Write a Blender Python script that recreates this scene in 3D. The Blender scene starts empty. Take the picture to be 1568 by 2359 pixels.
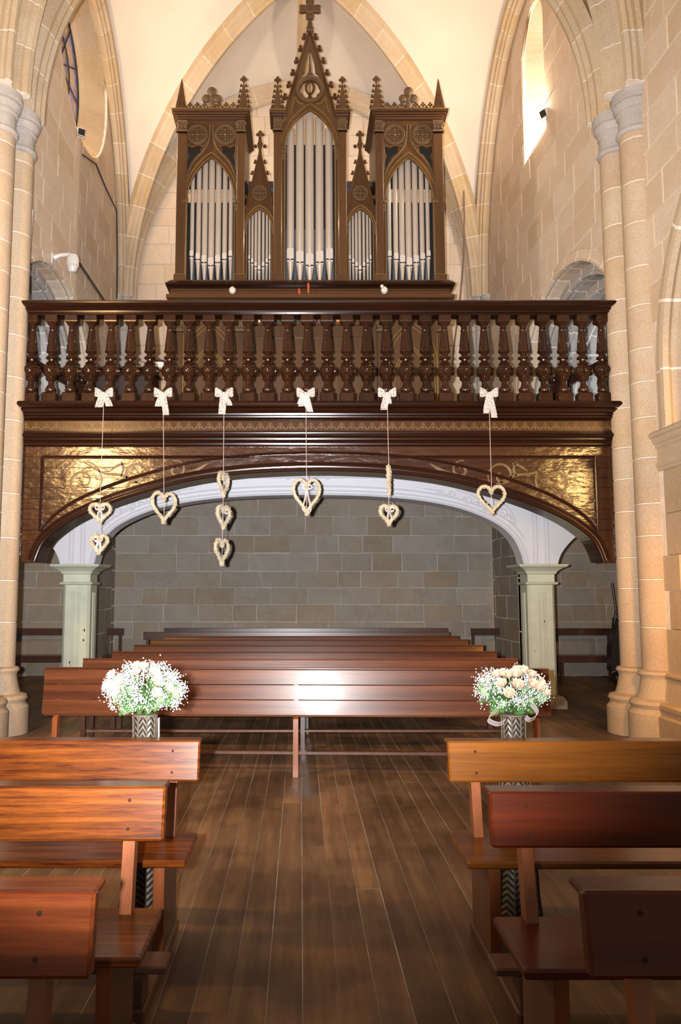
import bpy, bmesh, math, random
from mathutils import Vector, Matrix
random.seed(7)
R = math.radians
C = bpy.context.scene.collection
sc = bpy.context.scene
PI = math.pi

# ------------------------------------------------------------------ camera
PITCH = math.atan(186 / 1809.0)
EYE = 1.55
cam_d = bpy.data.cameras.new('camera')
cam_d.sensor_fit = 'VERTICAL'
cam_d.sensor_height = 24.0
cam_d.lens = 24.0 * 1809 / 2359
cam_d.shift_x = (784 - 692) / 2359
cam_d.clip_start = 0.05
cam = bpy.data.objects.new('camera', cam_d)
cam.location = (0, 0, EYE)
cam.rotation_euler = (PI / 2 + PITCH, 0, 0)
C.objects.link(cam)
sc.camera = cam

# ------------------------------------------------------------------ world, lights, exposure
world = bpy.data.worlds.new('world')
sc.world = world
world.use_nodes = True
world.node_tree.nodes['Background'].inputs[0].default_value = (1.0, 0.87, 0.72, 1)
world.node_tree.nodes['Background'].inputs[1].default_value = 0.24
sc.view_settings.view_transform = 'Standard'
sc.view_settings.look = 'None'
sc.view_settings.exposure = 0.0
sc.view_settings.gamma = 1.0
sc.view_settings.use_curve_mapping = False


def lamp(name, kind, loc, energy, col, size=0.1, aim=None, spot=None, blend=0.5):
    d = bpy.data.lights.new(name, kind)
    d.energy = energy
    d.color = col
    if kind == 'AREA':
        d.size = size
    else:
        d.shadow_soft_size = size
    if spot:
        d.spot_size = R(spot)
        d.spot_blend = blend
    o = bpy.data.objects.new(name, d)
    o.location = loc
    if aim:
        o.rotation_euler = (Vector(aim) - Vector(loc)).to_track_quat('-Z', 'Y').to_euler()
    C.objects.link(o)
    return o


lamp('camera_flash', 'SPOT', (-0.15, -0.02, 1.58), 6000, (1.0, 0.97, 0.97), 0.025, (-0.8, 9, 5.0), 93, 1.0)
lamp('sill_floodlight', 'SPOT', (-3.15, 11.5, 9.1), 215, (1.0, 0.82, 0.64), 0.08, (2.0, 13.8, 10.4), 160, 0.8)
lamp('sill_floodlight', 'SPOT', (3.42, 11.35, 9.05), 225, (1.0, 0.82, 0.64), 0.08, (-1.8, 13.8, 10.2), 160, 0.8)
lamp('sill_glow', 'POINT', (-3.62, 11.75, 9.2), 70, (1.0, 0.74, 0.46), 0.06)
lamp('sill_glow', 'POINT', (3.70, 11.52, 9.12), 100, (1.0, 0.80, 0.58), 0.06)
lamp('nave_lamp', 'AREA', (-3.45, 4.2, 3.75), 190, (1.0, 0.60, 0.25), 0.6, (-1.0, 9, 2.6))
lamp('nave_lamp', 'SPOT', (4.95, 5.0, 3.45), 500, (1.0, 0.58, 0.2), 0.3, (3.5, 8.5, 1.9), 84, 0.8)
lamp('wall_lamp', 'SPOT', (3.38, 6.5, 1.7), 150, (1.0, 0.46, 0.10), 0.15, (3.9, 8.5, 1.0), 100, 1.0)
lamp('chapel_daylight', 'AREA', (-5.6, 10.6, 5.2), 45, (0.72, 0.84, 1.0), 0.9, (-3.5, 11.5, 5.0))
lamp('chapel_daylight', 'AREA', (5.9, 10.6, 5.2), 45, (0.72, 0.84, 1.0), 0.9, (3.5, 11.5, 5.0))

# ------------------------------------------------------------------ helpers
CP, SP = math.cos(PITCH), math.sin(PITCH)


def W(u, v, Y):
    """world point seen at photo pixel (u,v) on the vertical plane at depth Y"""
    a = (u - 692) / 1809
    b = (1179.5 - v) / 1809
    t = Y / (CP - b * SP)
    return Vector((a * t, Y, EYE + (SP + b * CP) * t))


def pix(p):
    dz = p[2] - EYE
    d = p[1] * CP + dz * SP
    if d < 0.1:
        return (1e6, 1e6)
    return (692 + 1809 * p[0] / d, 1179.5 - 1809 * (-p[1] * SP + dz * CP) / d)


def seen(p, m=90):
    u, v = pix(p)
    return -m < u < 1568 + m and -m < v < 2359 + m


def tag(o, label=None, cat=None, group=None, kind=None):
    if label:
        o['label'] = label
    if cat:
        o['category'] = cat
    if group:
        o['group'] = group
    if kind:
        o['kind'] = kind
    return o


def empty(name, loc=(0, 0, 0), label=None, cat=None, group=None, rz=0, kind=None):
    o = bpy.data.objects.new(name, None)
    o.location = loc
    o.rotation_euler = (0, 0, rz)
    o.empty_display_size = 0.1
    C.objects.link(o)
    return tag(o, label, cat, group, kind)


def add(name, me, mat=None, parent=None, loc=None, rot=None, scale=None):
    """link a mesh (or share it) as one object; parent keeps local coordinates"""
    o = bpy.data.objects.new(name, me)
    if mat is not None and len(me.materials) == 0:
        me.materials.append(mat)
    C.objects.link(o)
    if parent is not None:
        o.parent = parent
    if loc is not None:
        o.location = loc
    if rot is not None:
        o.rotation_euler = rot
    if scale is not None:
        o.scale = scale
    return o


def copy_tree(o, parent=None):
    c = o.copy()
    C.objects.link(c)
    c.parent = parent
    for ch in list(o.children):
        copy_tree(ch, c)
    return c


class MB:
    def __init__(self):
        self.v, self.f, self.s = [], [], []

    def put(self, verts, faces, smooth=False):
        b = len(self.v)
        self.v += [tuple(p) for p in verts]
        self.f += [tuple(i + b for i in q) for q in faces]
        self.s += [smooth] * len(faces)
        return self

    def box(self, x0, x1, y0, y1, z0, z1, c=0.0, mtx=None):
        if c <= 0:
            vs = [(x, y, z) for x in (x0, x1) for y in (y0, y1) for z in (z0, z1)]
            fs = [(0, 1, 3, 2), (4, 6, 7, 5), (0, 4, 5, 1), (2, 3, 7, 6), (0, 2, 6, 4), (1, 5, 7, 3)]
        else:
            vs, idx = [], {}
            X, Y, Z = (x0, x1), (y0, y1), (z0, z1)
            for i in (0, 1):
                for j in (0, 1):
                    for k in (0, 1):
                        sx, sy, sz = (c, -c)[i], (c, -c)[j], (c, -c)[k]
                        idx[i, j, k, 0] = len(vs); vs.append((X[i], Y[j] + sy, Z[k] + sz))
                        idx[i, j, k, 1] = len(vs); vs.append((X[i] + sx, Y[j], Z[k] + sz))
                        idx[i, j, k, 2] = len(vs); vs.append((X[i] + sx, Y[j] + sy, Z[k]))
            fs = []
            for a in (0, 1):
                fs.append(tuple(idx[a, j, k, 0] for j, k in ((0, 0), (1, 0), (1, 1), (0, 1))))
                fs.append(tuple(idx[i, a, k, 1] for i, k in ((0, 0), (1, 0), (1, 1), (0, 1))))
                fs.append(tuple(idx[i, j, a, 2] for i, j in ((0, 0), (1, 0), (1, 1), (0, 1))))
            for a in (0, 1):
                for b in (0, 1):
                    fs.append((idx[a, b, 0, 0], idx[a, b, 1, 0], idx[a, b, 1, 1], idx[a, b, 0, 1]))
                    fs.append((idx[a, 0, b, 0], idx[a, 1, b, 0], idx[a, 1, b, 2], idx[a, 0, b, 2]))
                    fs.append((idx[0, a, b, 1], idx[1, a, b, 1], idx[1, a, b, 2], idx[0, a, b, 2]))
            for i in (0, 1):
                for j in (0, 1):
                    for k in (0, 1):
                        fs.append((idx[i, j, k, 0], idx[i, j, k, 1], idx[i, j, k, 2]))
        if mtx is not None:
            vs = [mtx @ Vector(p) for p in vs]
        return self.put(vs, fs)

    def lathe(self, prof, seg=12, o=(0, 0, 0), a0=0.0, a1=2 * PI, sx=1, sy=1, phase=0.0, mtx=None, smooth=True):
        """prof: list of (r, z); about local Z"""
        full = abs(a1 - a0 - 2 * PI) < 1e-6
        n = seg if full else seg + 1
        vs, fs = [], []
        for r, z in prof:
            for i in range(n):
                a = a0 + (a1 - a0) * i / seg + phase
                p = Vector((o[0] + r * sx * math.cos(a), o[1] + r * sy * math.sin(a), o[2] + z))
                vs.append(mtx @ p if mtx is not None else p)
        m = len(prof)
        for k in range(m - 1):
            for i in range(seg if full else seg):
                j = (i + 1) % n
                fs.append((k * n + i, k * n + j, (k + 1) * n + j, (k + 1) * n + i))
        self.put(vs, fs, smooth)
        if full:
            for k, rev in ((0, True), (m - 1, False)):
                if prof[k][0] > 1e-4:
                    q = list(range(k * n, k * n + n))
                    b = len(self.v) - len(vs)
                    self.f.append(tuple(b + i for i in (reversed(q) if rev else q)))
                    self.s.append(False)
        return self

    def tube(self, pts, r, seg=6, closed=False, cap=True, smooth=True):
        pts = [Vector(p) for p in pts]
        n = len(pts)
        rs = r if isinstance(r, (list, tuple)) else [r] * n
        vs, fs = [], []
        ref = None
        for i, p in enumerate(pts):
            if closed:
                t = pts[(i + 1) % n] - pts[i - 1]
            else:
                t = pts[min(i + 1, n - 1)] - pts[max(i - 1, 0)]
            if t.length < 1e-9:
                t = Vector((0, 0, 1))
            t.normalize()
            if ref is None:
                ref = Vector((0, 0, 1)) if abs(t.z) < 0.9 else Vector((1, 0, 0))
            ref = (ref - t * ref.dot(t))
            if ref.length < 1e-6:
                ref = t.orthogonal()
            ref.normalize()
            b = t.cross(ref)
            for k in range(seg):
                a = 2 * PI * k / seg
                vs.append(p + (ref * math.cos(a) + b * math.sin(a)) * rs[i])
        m = n if closed else n - 1
        for i in range(m):
            i2 = (i + 1) % n
            for k in range(seg):
                k2 = (k + 1) % seg
                fs.append((i * seg + k, i * seg + k2, i2 * seg + k2, i2 * seg + k))
        self.put(vs, fs, smooth)
        if cap and not closed:
            b = len(self.v) - len(vs)
            self.f.append(tuple(b + k for k in reversed(range(seg)))); self.s.append(False)
            self.f.append(tuple(b + (n - 1) * seg + k for k in range(seg))); self.s.append(False)
        return self

    def prism(self, poly, f0, f1):
        """poly: 2-D points; f0,f1 map a 2-D point to the two end faces"""
        n = len(poly)
        vs = [f0(p) for p in poly] + [f1(p) for p in poly]
        fs = [tuple(range(n)), tuple(reversed(range(n, 2 * n)))]
        fs += [(i, n + i, n + (i + 1) % n, (i + 1) % n) for i in range(n)]
        return self.put(vs, fs)

    def rings(self, rings, smooth=False, closed_prof=True, cap=True):
        """rings: list of equal-length point lists, skinned one after another"""
        n = len(rings[0])
        vs = [p for r in rings for p in r]
        fs = []
        for k in range(len(rings) - 1):
            for i in range(n if closed_prof else n - 1):
                j = (i + 1) % n
                fs.append((k * n + i, k * n + j, (k + 1) * n + j, (k + 1) * n + i))
        self.put(vs, fs, smooth)
        if cap and closed_prof:
            b = len(self.v) - len(vs)
            self.f.append(tuple(b + i for i in reversed(range(n)))); self.s.append(False)
            self.f.append(tuple(b + (len(rings) - 1) * n + i for i in range(n))); self.s.append(False)
        return self

    def ball(self, c, r, seg=8, sx=1, sy=1, sz=1):
        k = max(3, seg // 2)
        prof = [(max(1e-5, r * math.sin(PI * i / k)), -r * sz * math.cos(PI * i / k)) for i in range(k + 1)]
        return self.lathe(prof, seg, c, sx=sx, sy=sy)

    def mesh(self, name='m', fix=True):
        me = bpy.data.meshes.new(name)
        me.from_pydata(self.v, [], self.f)
        me.polygons.foreach_set('use_smooth', self.s)
        if fix:
            bm = bmesh.new(); bm.from_mesh(me)
            bmesh.ops.recalc_face_normals(bm, faces=bm.faces)
            bm.to_mesh(me); bm.free()
        if any(self.s):
            me.set_sharp_from_angle(angle=R(38))
        me.update()
        return me

    def build(self, name, mat, parent=None, loc=None, rot=None, fix=True):
        return add(name, self.mesh(name, fix), mat, parent, loc, rot)


def plate_mesh(loops, y0, y1, bevel=0.0):
    """upright slab in the XZ plane between y0 (front) and y1, loops[0] outer, the rest holes"""
    cu = bpy.data.curves.new('plate', 'CURVE')
    cu.dimensions = '2D'
    cu.fill_mode = 'BOTH'
    cu.extrude = abs(y1 - y0) / 2 - bevel
    cu.bevel_depth = bevel
    cu.bevel_resolution = 0
    for lp in loops:
        s = cu.splines.new('POLY')
        s.points.add(len(lp) - 1)
        for i, (x, z) in enumerate(lp):
            s.points[i].co = (x, z, 0, 1)
        s.use_cyclic_u = True
    o = bpy.data.objects.new('plate', cu)
    me = bpy.data.meshes.new_from_object(o)
    bpy.data.objects.remove(o)
    bpy.data.curves.remove(cu)
    ym = (y0 + y1) / 2
    me.transform(Matrix(((1, 0, 0, 0), (0, 0, -1, ym), (0, 1, 0, 0), (0, 0, 0, 1))))
    me.materials.clear()
    for p in me.polygons:
        p.use_smooth = False
    return me


def plate(name, loops, y0, y1, mat, parent=None, bevel=0.0):
    return add(name, plate_mesh(loops, y0, y1, bevel), mat, parent)


def pointed(x0, x1, zs, za, n=10):
    """two-centred pointed arch from (x0,zs) over the apex to (x1,zs)"""
    w, h, xm = (x1 - x0) / 2, za - zs, (x0 + x1) / 2
    Rr = (w * w + h * h) / (2 * w)
    amax = math.atan2(h, Rr - w)
    left = [(x0 + Rr - Rr * math.cos(amax * i / n), zs + Rr * math.sin(amax * i / n)) for i in range(n + 1)]
    return left + [(2 * xm - x, z) for x, z in reversed(left[:-1])]


def circle(cx, cz, r, n=24, ph=0.0):
    return [(cx + r * math.cos(2 * PI * i / n + ph), cz + r * math.sin(2 * PI * i / n + ph)) for i in range(n)]


def crspline(P, m=6):
    out = []
    n = len(P)
    for i in range(n - 1):
        p0, p1, p2, p3 = P[max(i - 1, 0)], P[i], P[i + 1], P[min(i + 2, n - 1)]
        for k in range(m):
            t = k / m
            out.append(tuple(0.5 * ((2 * b) + (-a + c) * t + (2 * a - 5 * b + 4 * c - d) * t * t + (-a + 3 * b - 3 * c + d) * t ** 3)
                             for a, b, c, d in zip(p0, p1, p2, p3)))
    out.append(tuple(P[-1]))
    return out


# ------------------------------------------------------------------ materials
def mat(name):
    m = bpy.data.materials.new(name)
    m.use_nodes = True
    nt = m.node_tree
    b = nt.nodes['Principled BSDF']
    return m, nt, b


def N(nt, t, **kw):
    n = nt.nodes.new(t)
    for k, v in kw.items():
        setattr(n, k, v)
    return n


def ramp(nt, stops, fac):
    n = N(nt, 'ShaderNodeValToRGB')
    e = n.color_ramp.elements
    while len(e) < len(stops):
        e.new(0.5)
    for i, (p, c) in enumerate(stops):
        e[i].position = p
        e[i].color = (*c, 1)
    nt.links.new(fac, n.inputs[0])
    return n.outputs[0]


def mixc(nt, a, b, f, mode='MIX'):
    n = N(nt, 'ShaderNodeMix', data_type='RGBA', blend_type=mode)
    for i, x in ((6, a), (7, b), (0, f)):
        if isinstance(x, (int, float)):
            n.inputs[i].default_value = x
        elif isinstance(x, tuple):
            n.inputs[i].default_value = (*x, 1)
        else:
            nt.links.new(x, n.inputs[i])
    return n.outputs[2]


def noise(nt, co, scale, detail=4, rough=0.6):
    n = N(nt, 'ShaderNodeTexNoise')
    n.inputs['Scale'].default_value = scale
    n.inputs['Detail'].default_value = detail
    n.inputs['Roughness'].default_value = rough
    nt.links.new(co, n.inputs['Vector'])
    return n.outputs[0]


def coords(nt, scale=(1, 1, 1), rnd=True, kind='Object'):
    tc = N(nt, 'ShaderNodeTexCoord')
    mp = N(nt, 'ShaderNodeMapping')
    mp.inputs['Scale'].default_value = scale
    nt.links.new(tc.outputs[kind], mp.inputs[0])
    if rnd:
        oi = N(nt, 'ShaderNodeObjectInfo')
        ml = N(nt, 'ShaderNodeMath', operation='MULTIPLY')
        ml.inputs[1].default_value = 37.0
        nt.links.new(oi.outputs['Random'], ml.inputs[0])
        cx = N(nt, 'ShaderNodeCombineXYZ')
        for i in range(3):
            nt.links.new(ml.outputs[0], cx.inputs[i])
        nt.links.new(cx.outputs[0], mp.inputs['Location'])
    return mp.outputs[0]


def bump(nt, b, h, strength=0.3, dist=0.02):
    n = N(nt, 'ShaderNodeBump')
    n.inputs['Strength'].default_value = strength
    n.inputs['Distance'].default_value = dist
    nt.links.new(h, n.inputs['Height'])
    nt.links.new(n.outputs[0], b.inputs['Normal'])


def stone(name, cols, rough=0.9, blot=(0.8, 0.62, 0.4), blot_amt=0.25, grain=0.25):
    """cols: block colours chosen per object at random, with mottling and fine grain"""
    m, nt, b = mat(name)
    oi = N(nt, 'ShaderNodeObjectInfo')
    base = ramp(nt, [(i / max(1, len(cols) - 1), c) for i, c in enumerate(cols)], oi.outputs['Random'])
    co = coords(nt)
    n1 = noise(nt, co, 2.6, 5)
    n2 = noise(nt, co, 60, 3)
    f1 = ramp(nt, [(0.42, (0, 0, 0)), (0.75, (1, 1, 1))], n1)
    ml = N(nt, 'ShaderNodeMath', operation='MULTIPLY')
    ml.inputs[1].default_value = blot_amt
    nt.links.new(f1, ml.inputs[0])
    c1 = mixc(nt, base, blot, ml.outputs[0], 'MULTIPLY')
    gr = ramp(nt, [(0.3, (1 - grain,) * 3), (0.7, (1, 1, 1))], n2)
    c2 = mixc(nt, c1, gr, 1.0, 'MULTIPLY')
    nt.links.new(c2, b.inputs['Base Color'])
    b.inputs['Roughness'].default_value = rough
    b.inputs['Specular IOR Level'].default_value = 0.2
    bump(nt, b, noise(nt, co, 14, 6), 0.35, 0.012)
    return m


def plain(name, col, rough=0.6, metal=0.0, var=0.12, scale=9, spec=0.5, bumpy=0.0):
    m, nt, b = mat(name)
    co = coords(nt)
    n1 = noise(nt, co, scale, 4)
    c = ramp(nt, [(0.3, tuple(x * (1 - var) for x in col)), (0.7, tuple(min(1, x * (1 + var)) for x in col))], n1)
    nt.links.new(c, b.inputs['Base Color'])
    b.inputs['Roughness'].default_value = rough
    b.inputs['Metallic'].default_value = metal
    b.inputs['Specular IOR Level'].default_value = spec
    if bumpy:
        bump(nt, b, n1, bumpy, 0.01)
    return m


def wood(name, dark, light, axis='X', rough=0.25, scale=1.0, coat=0.4, contrast=1.0, rb=0.04, stripe=0.0, rv=0.25):
    m, nt, b = mat(name)
    s = {'X': (0.5, 9, 9), 'Y': (9, 0.5, 9), 'Z': (9, 9, 0.5)}[axis]
    co = coords(nt, tuple(x * scale for x in s))
    n1 = noise(nt, co, 1.6, 6, 0.65)
    n2 = noise(nt, co, 9, 4, 0.7)
    mx = mixc(nt, n1, n2, 0.3)
    mid = tuple((a + c) / 2 for a, c in zip(dark, light))
    c = ramp(nt, [(0.5 - 0.2 / contrast, dark), (0.5, mid), (0.5 + 0.2 / contrast, light)], mx)
    if stripe:
        wv = N(nt, 'ShaderNodeTexWave', bands_direction={'X': 'Z', 'Y': 'X', 'Z': 'X'}[axis])
        wv.inputs['Scale'].default_value = 0.42
        wv.inputs['Distortion'].default_value = 9.0
        wv.inputs['Detail'].default_value = 3.0
        wv.inputs['Detail Scale'].default_value = 0.7
        nt.links.new(co, wv.inputs['Vector'])
        sf = ramp(nt, [(0.15, (1 - stripe,) * 3), (0.8, (1, 1, 1))], wv.outputs['Fac'])
        c = mixc(nt, c, sf, 1.0, 'MULTIPLY')
    oi = N(nt, 'ShaderNodeObjectInfo')
    tint = ramp(nt, [(0, (1 - rv, 1 - rv * 1.2, 1 - rv * 1.3)), (1, (1 + rv * 0.4,) * 3)], oi.outputs['Random'])
    c = mixc(nt, c, tint, 1.0, 'MULTIPLY')
    nt.links.new(c, b.inputs['Base Color'])
    b.inputs['Roughness'].default_value = rough
    b.inputs['Coat Weight'].default_value = coat
    b.inputs['Coat Roughness'].default_value = 0.12
    if rb:
        bump(nt, b, mx, rb, 0.02)
    return m


M = {}
M['wall'] = stone('ashlar_beige', [(0.80, 0.66, 0.51), (0.76, 0.61, 0.47), (0.82, 0.69, 0.55), (0.77, 0.62, 0.47), (0.72, 0.56, 0.40)])
M['back'] = stone('ashlar_shaded', [(0.33, 0.305, 0.27), (0.36, 0.335, 0.30), (0.35, 0.295, 0.235), (0.34, 0.315, 0.285), (0.32, 0.265, 0.205), (0.37, 0.34, 0.30)], blot=(0.75, 0.66, 0.55), blot_amt=0.5, grain=0.3)  # wall stone with under-gallery shade and flash distance put into its colour
M['pillar'] = stone('pillar_stone', [(0.60, 0.46, 0.32), (0.57, 0.43, 0.30), (0.62, 0.49, 0.35), (0.58, 0.42, 0.26)], blot_amt=0.35)
M['rib'] = stone('rib_stone', [(0.60, 0.46, 0.30), (0.64, 0.52, 0.38), (0.56, 0.44, 0.31), (0.62, 0.47, 0.28)], blot=(0.85, 0.7, 0.5), blot_amt=0.5)
M['mortar'] = plain('mortar', (0.80, 0.71, 0.61), 0.95, spec=0.1)
M['mortar_grey'] = plain('mortar_grey', (0.46, 0.44, 0.41), 0.95, spec=0.1)
M['plaster'] = plain('vault_plaster', (0.72, 0.635, 0.54), 0.95, var=0.03, scale=1.5, spec=0.1)
M['chapel'] = plain('chapel_plaster', (0.42, 0.43, 0.44), 0.95, var=0.06, scale=2, spec=0.1)
M['carved'] = stone('carved_grey_stone', [(0.50, 0.46, 0.42), (0.55, 0.50, 0.45)], blot=(0.7, 0.7, 0.72), blot_amt=0.7)
M['organ'] = wood('organ_oak', (0.070, 0.031, 0.010), (0.125, 0.058, 0.019), 'Z', 0.38, 0.8, 0.15, rb=0.03)
M['organ_x'] = wood('organ_oak_rail', (0.065, 0.026, 0.009), (0.115, 0.050, 0.017), 'X', 0.36, 0.8, 0.2, rb=0.03)
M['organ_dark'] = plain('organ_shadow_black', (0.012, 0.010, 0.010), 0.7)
M['organ_carve'] = plain('carved_oak_grey', (0.13, 0.075, 0.032), 0.6, var=0.3, scale=40, bumpy=0.5)
M['gilt'] = plain('dull_gilding', (0.24, 0.135, 0.036), 0.5, 0.1, var=0.25, scale=30)
M['pipe'] = plain('pipe_tin', (0.58, 0.50, 0.42), 0.42, 0.3, var=0.04, scale=3)
M['mouth'] = plain('pipe_mouth_tin', (0.78, 0.70, 0.64), 0.35, 0.2, var=0.03)
M['gal'] = wood('gallery_varnish', (0.014, 0.005, 0.003), (0.036, 0.0125, 0.0055), 'X', 0.19, 0.6, 0.15, rb=0.05)
M['gal'].node_tree.nodes['Principled BSDF'].inputs['Specular IOR Level'].default_value = 0.3
M['gal_board'] = wood('gallery_board', (0.024, 0.0068, 0.0022), (0.056, 0.0175, 0.0045), 'X', 0.21, 0.6, 0.0, rb=0.0)
_nt = M['gal_board'].node_tree
_b = _nt.nodes['Principled BSDF']
_b.inputs['Specular IOR Level'].default_value = 0.7
bump(_nt, _b, noise(_nt, coords(_nt, (1.0, 1.0, 2.2)), 6.0, 3, 0.5), 0.36, 0.02)
M['baluster'] = wood('baluster_varnish', (0.018, 0.0066, 0.003), (0.046, 0.0165, 0.006), 'Z', 0.2, 0.8, 0.2, rb=0.03)
M['frieze'] = wood('frieze_board', (0.045, 0.017, 0.0055), (0.08, 0.032, 0.010), 'X', 0.24, 0.6, 0.05)
M['white'] = plain('white_gloss_paint', (0.55, 0.565, 0.61), 0.5, var=0.03, scale=5)
M['green'] = plain('pale_green_paint', (0.46, 0.49, 0.39), 0.5, var=0.08, scale=6, bumpy=0.08)
M['chip'] = plain('chipped_paint_wood', (0.045, 0.02, 0.012), 0.95, spec=0.05)
M['pew'] = wood('pew_orange', (0.060, 0.010, 0.002), (0.23, 0.060, 0.007), 'X', 0.26, 2.6, 0.12, 1.9, 0.03, 0.3, rv=0.2)
M['pew_near'] = wood('pew_red_orange', (0.10, 0.017, 0.006), (0.24, 0.056, 0.012), 'X', 0.25, 1.6, 0.15, 1.4, 0.03, 0.25)
M['pew_red'] = wood('pew_red', (0.060, 0.008, 0.002), (0.15, 0.026, 0.006), 'X', 0.3, 0.7, 0.1, 1.0, 0.03, 0.25)
M['pew_gold'] = wood('pew_gold', (0.12, 0.034, 0.004), (0.29, 0.098, 0.011), 'X', 0.27, 1.2, 0.12, 1.0, 0.03, 0.15)
M['pew_post'] = wood('pew_post', (0.16, 0.045, 0.016), (0.34, 0.11, 0.038), 'Z', 0.3, 0.8, 0.4)
M['pew_leg'] = wood('pew_leg', (0.09, 0.045, 0.03), (0.17, 0.09, 0.06), 'Z', 0.4, 0.8, 0.2)
M['bench'] = wood('bench_mahogany', (0.058, 0.018, 0.009), (0.17, 0.056, 0.022), 'X', 0.29, 0.8, 0.06, 1.0, 0.04, 0.3)
M['bench'].node_tree.nodes['Principled BSDF'].inputs['Specular IOR Level'].default_value = 0.16
for _k in ('pew', 'pew_near', 'pew_red', 'pew_gold', 'pew_post', 'pew_leg'):
    M[_k].node_tree.nodes['Principled BSDF'].inputs['Specular IOR Level'].default_value = 0.28
M['bench_dark'] = wood('bench_dark', (0.035, 0.014, 0.010), (0.08, 0.032, 0.02), 'X', 0.3, 0.5, 0.4)
M['chestnut'] = plain('dark_cabinet', (0.025, 0.010, 0.007), 0.5)
M['lace'] = None
M['petal'] = plain('cream_petal', (0.62, 0.40, 0.27), 0.7, var=0.08, scale=30)
M['petal_white'] = plain('ivory_petal', (0.50, 0.42, 0.32), 0.7, var=0.06, scale=30)
M['gyp'] = plain('gypsophila_white', (0.55, 0.55, 0.53), 0.8, var=0.05)
M['dried'] = plain('dried_blossom', (0.46, 0.40, 0.29), 0.9, var=0.3, scale=25)
M['leaf'] = plain('fern_green', (0.06, 0.16, 0.035), 0.6, var=0.35, scale=20)
M['leaf_pale'] = plain('eucalyptus_green', (0.22, 0.33, 0.17), 0.6, var=0.2, scale=10)
M['string'] = plain('white_cord', (0.50, 0.40, 0.35), 0.8)
M['stake'] = plain('dark_willow', (0.10, 0.075, 0.05), 0.7)
M['rope'] = plain('hemp_rope', (0.20, 0.13, 0.08), 0.9)
M['black'] = plain('black_plastic', (0.012, 0.012, 0.013), 0.45)
M['cable'] = plain('black_cable', (0.02, 0.02, 0.025), 0.6)
M['conduit'] = plain('brown_conduit', (0.12, 0.07, 0.045), 0.6)
M['whiteplastic'] = plain('white_plastic', (0.72, 0.68, 0.62), 0.4, var=0.03)
M['grey'] = plain('grey_metal', (0.45, 0.42, 0.38), 0.4, 0.3)
M['candle'] = plain('red_wax', (0.62, 0.06, 0.02), 0.4)
M['brass'] = plain('brass', (0.55, 0.36, 0.12), 0.3, 0.9)
M['lead'] = plain('lead_came', (0.03, 0.03, 0.03), 0.6)
M['carved_white'] = M['white']


def glass(name, col, rough=0.02):
    m, nt, b = mat(name)
    b.inputs['Base Color'].default_value = (*col, 1)
    b.inputs['Transmission Weight'].default_value = 1.0
    b.inputs['Roughness'].default_value = rough
    b.inputs['IOR'].default_value = 1.45
    return m


M['glass'] = glass('clear_glass', (0.95, 0.95, 0.93))


def lace_mat():
    m, nt, b = mat('lace')
    co = coords(nt, (1, 1, 1))
    vo = N(nt, 'ShaderNodeTexVoronoi')
    vo.inputs['Scale'].default_value = 130
    nt.links.new(co, vo.inputs['Vector'])
    hole = ramp(nt, [(0.50, (1, 1, 1)), (0.60, (0.3, 0.3, 0.3))], vo.outputs['Distance'])
    b.inputs['Base Color'].default_value = (0.60, 0.53, 0.49, 1)
    b.inputs['Roughness'].default_value = 0.8
    nt.links.new(hole, b.inputs['Alpha'])
    return m


M['lace'] = lace_mat()


def organza():
    m, nt, b = mat('organza')
    b.inputs['Base Color'].default_value = (0.85, 0.78, 0.78, 1)
    b.inputs['Roughness'].default_value = 0.4
    b.inputs['Alpha'].default_value = 0.45
    return m


M['organza'] = organza()


def weave():
    m, nt, b = mat('woven_seagrass')
    tc = N(nt, 'ShaderNodeTexCoord')
    sep = N(nt, 'ShaderNodeSeparateXYZ')
    nt.links.new(tc.outputs['Object'], sep.inputs[0])
    at = N(nt, 'ShaderNodeMath', operation='ARCTAN2')
    nt.links.new(sep.outputs[1], at.inputs[0]); nt.links.new(sep.outputs[0], at.inputs[1])
    cx = N(nt, 'ShaderNodeCombineXYZ')
    sc1 = N(nt, 'ShaderNodeMath', operation='MULTIPLY'); sc1.inputs[1].default_value = 16 / (2 * PI)
    nt.links.new(at.outputs[0], sc1.inputs[0])
    sc2 = N(nt, 'ShaderNodeMath', operation='MULTIPLY'); sc2.inputs[1].default_value = 34
    nt.links.new(sep.outputs[2], sc2.inputs[0])
    # slanted strands, the slant flipping from one stake to the next
    fl = N(nt, 'ShaderNodeMath', operation='PINGPONG'); fl.inputs[1].default_value = 1.0
    nt.links.new(sc1.outputs[0], fl.inputs[0])
    ad = N(nt, 'ShaderNodeMath', operation='ADD')
    nt.links.new(sc2.outputs[0], ad.inputs[0]); nt.links.new(fl.outputs[0], ad.inputs[1])
    fr = N(nt, 'ShaderNodeMath', operation='PINGPONG'); fr.inputs[1].default_value = 0.5
    nt.links.new(ad.outputs[0], fr.inputs[0])
    c = ramp(nt, [(0.14, (0.014, 0.011, 0.008)), (0.3, (0.075, 0.06, 0.042)), (0.5, (0.19, 0.16, 0.12))], fr.outputs[0])
    nt.links.new(c, b.inputs['Base Color'])
    b.inputs['Roughness'].default_value = 0.45
    bump(nt, b, fr.outputs[0], 0.8, 0.01)
    return m


M['weave'] = weave()


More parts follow.
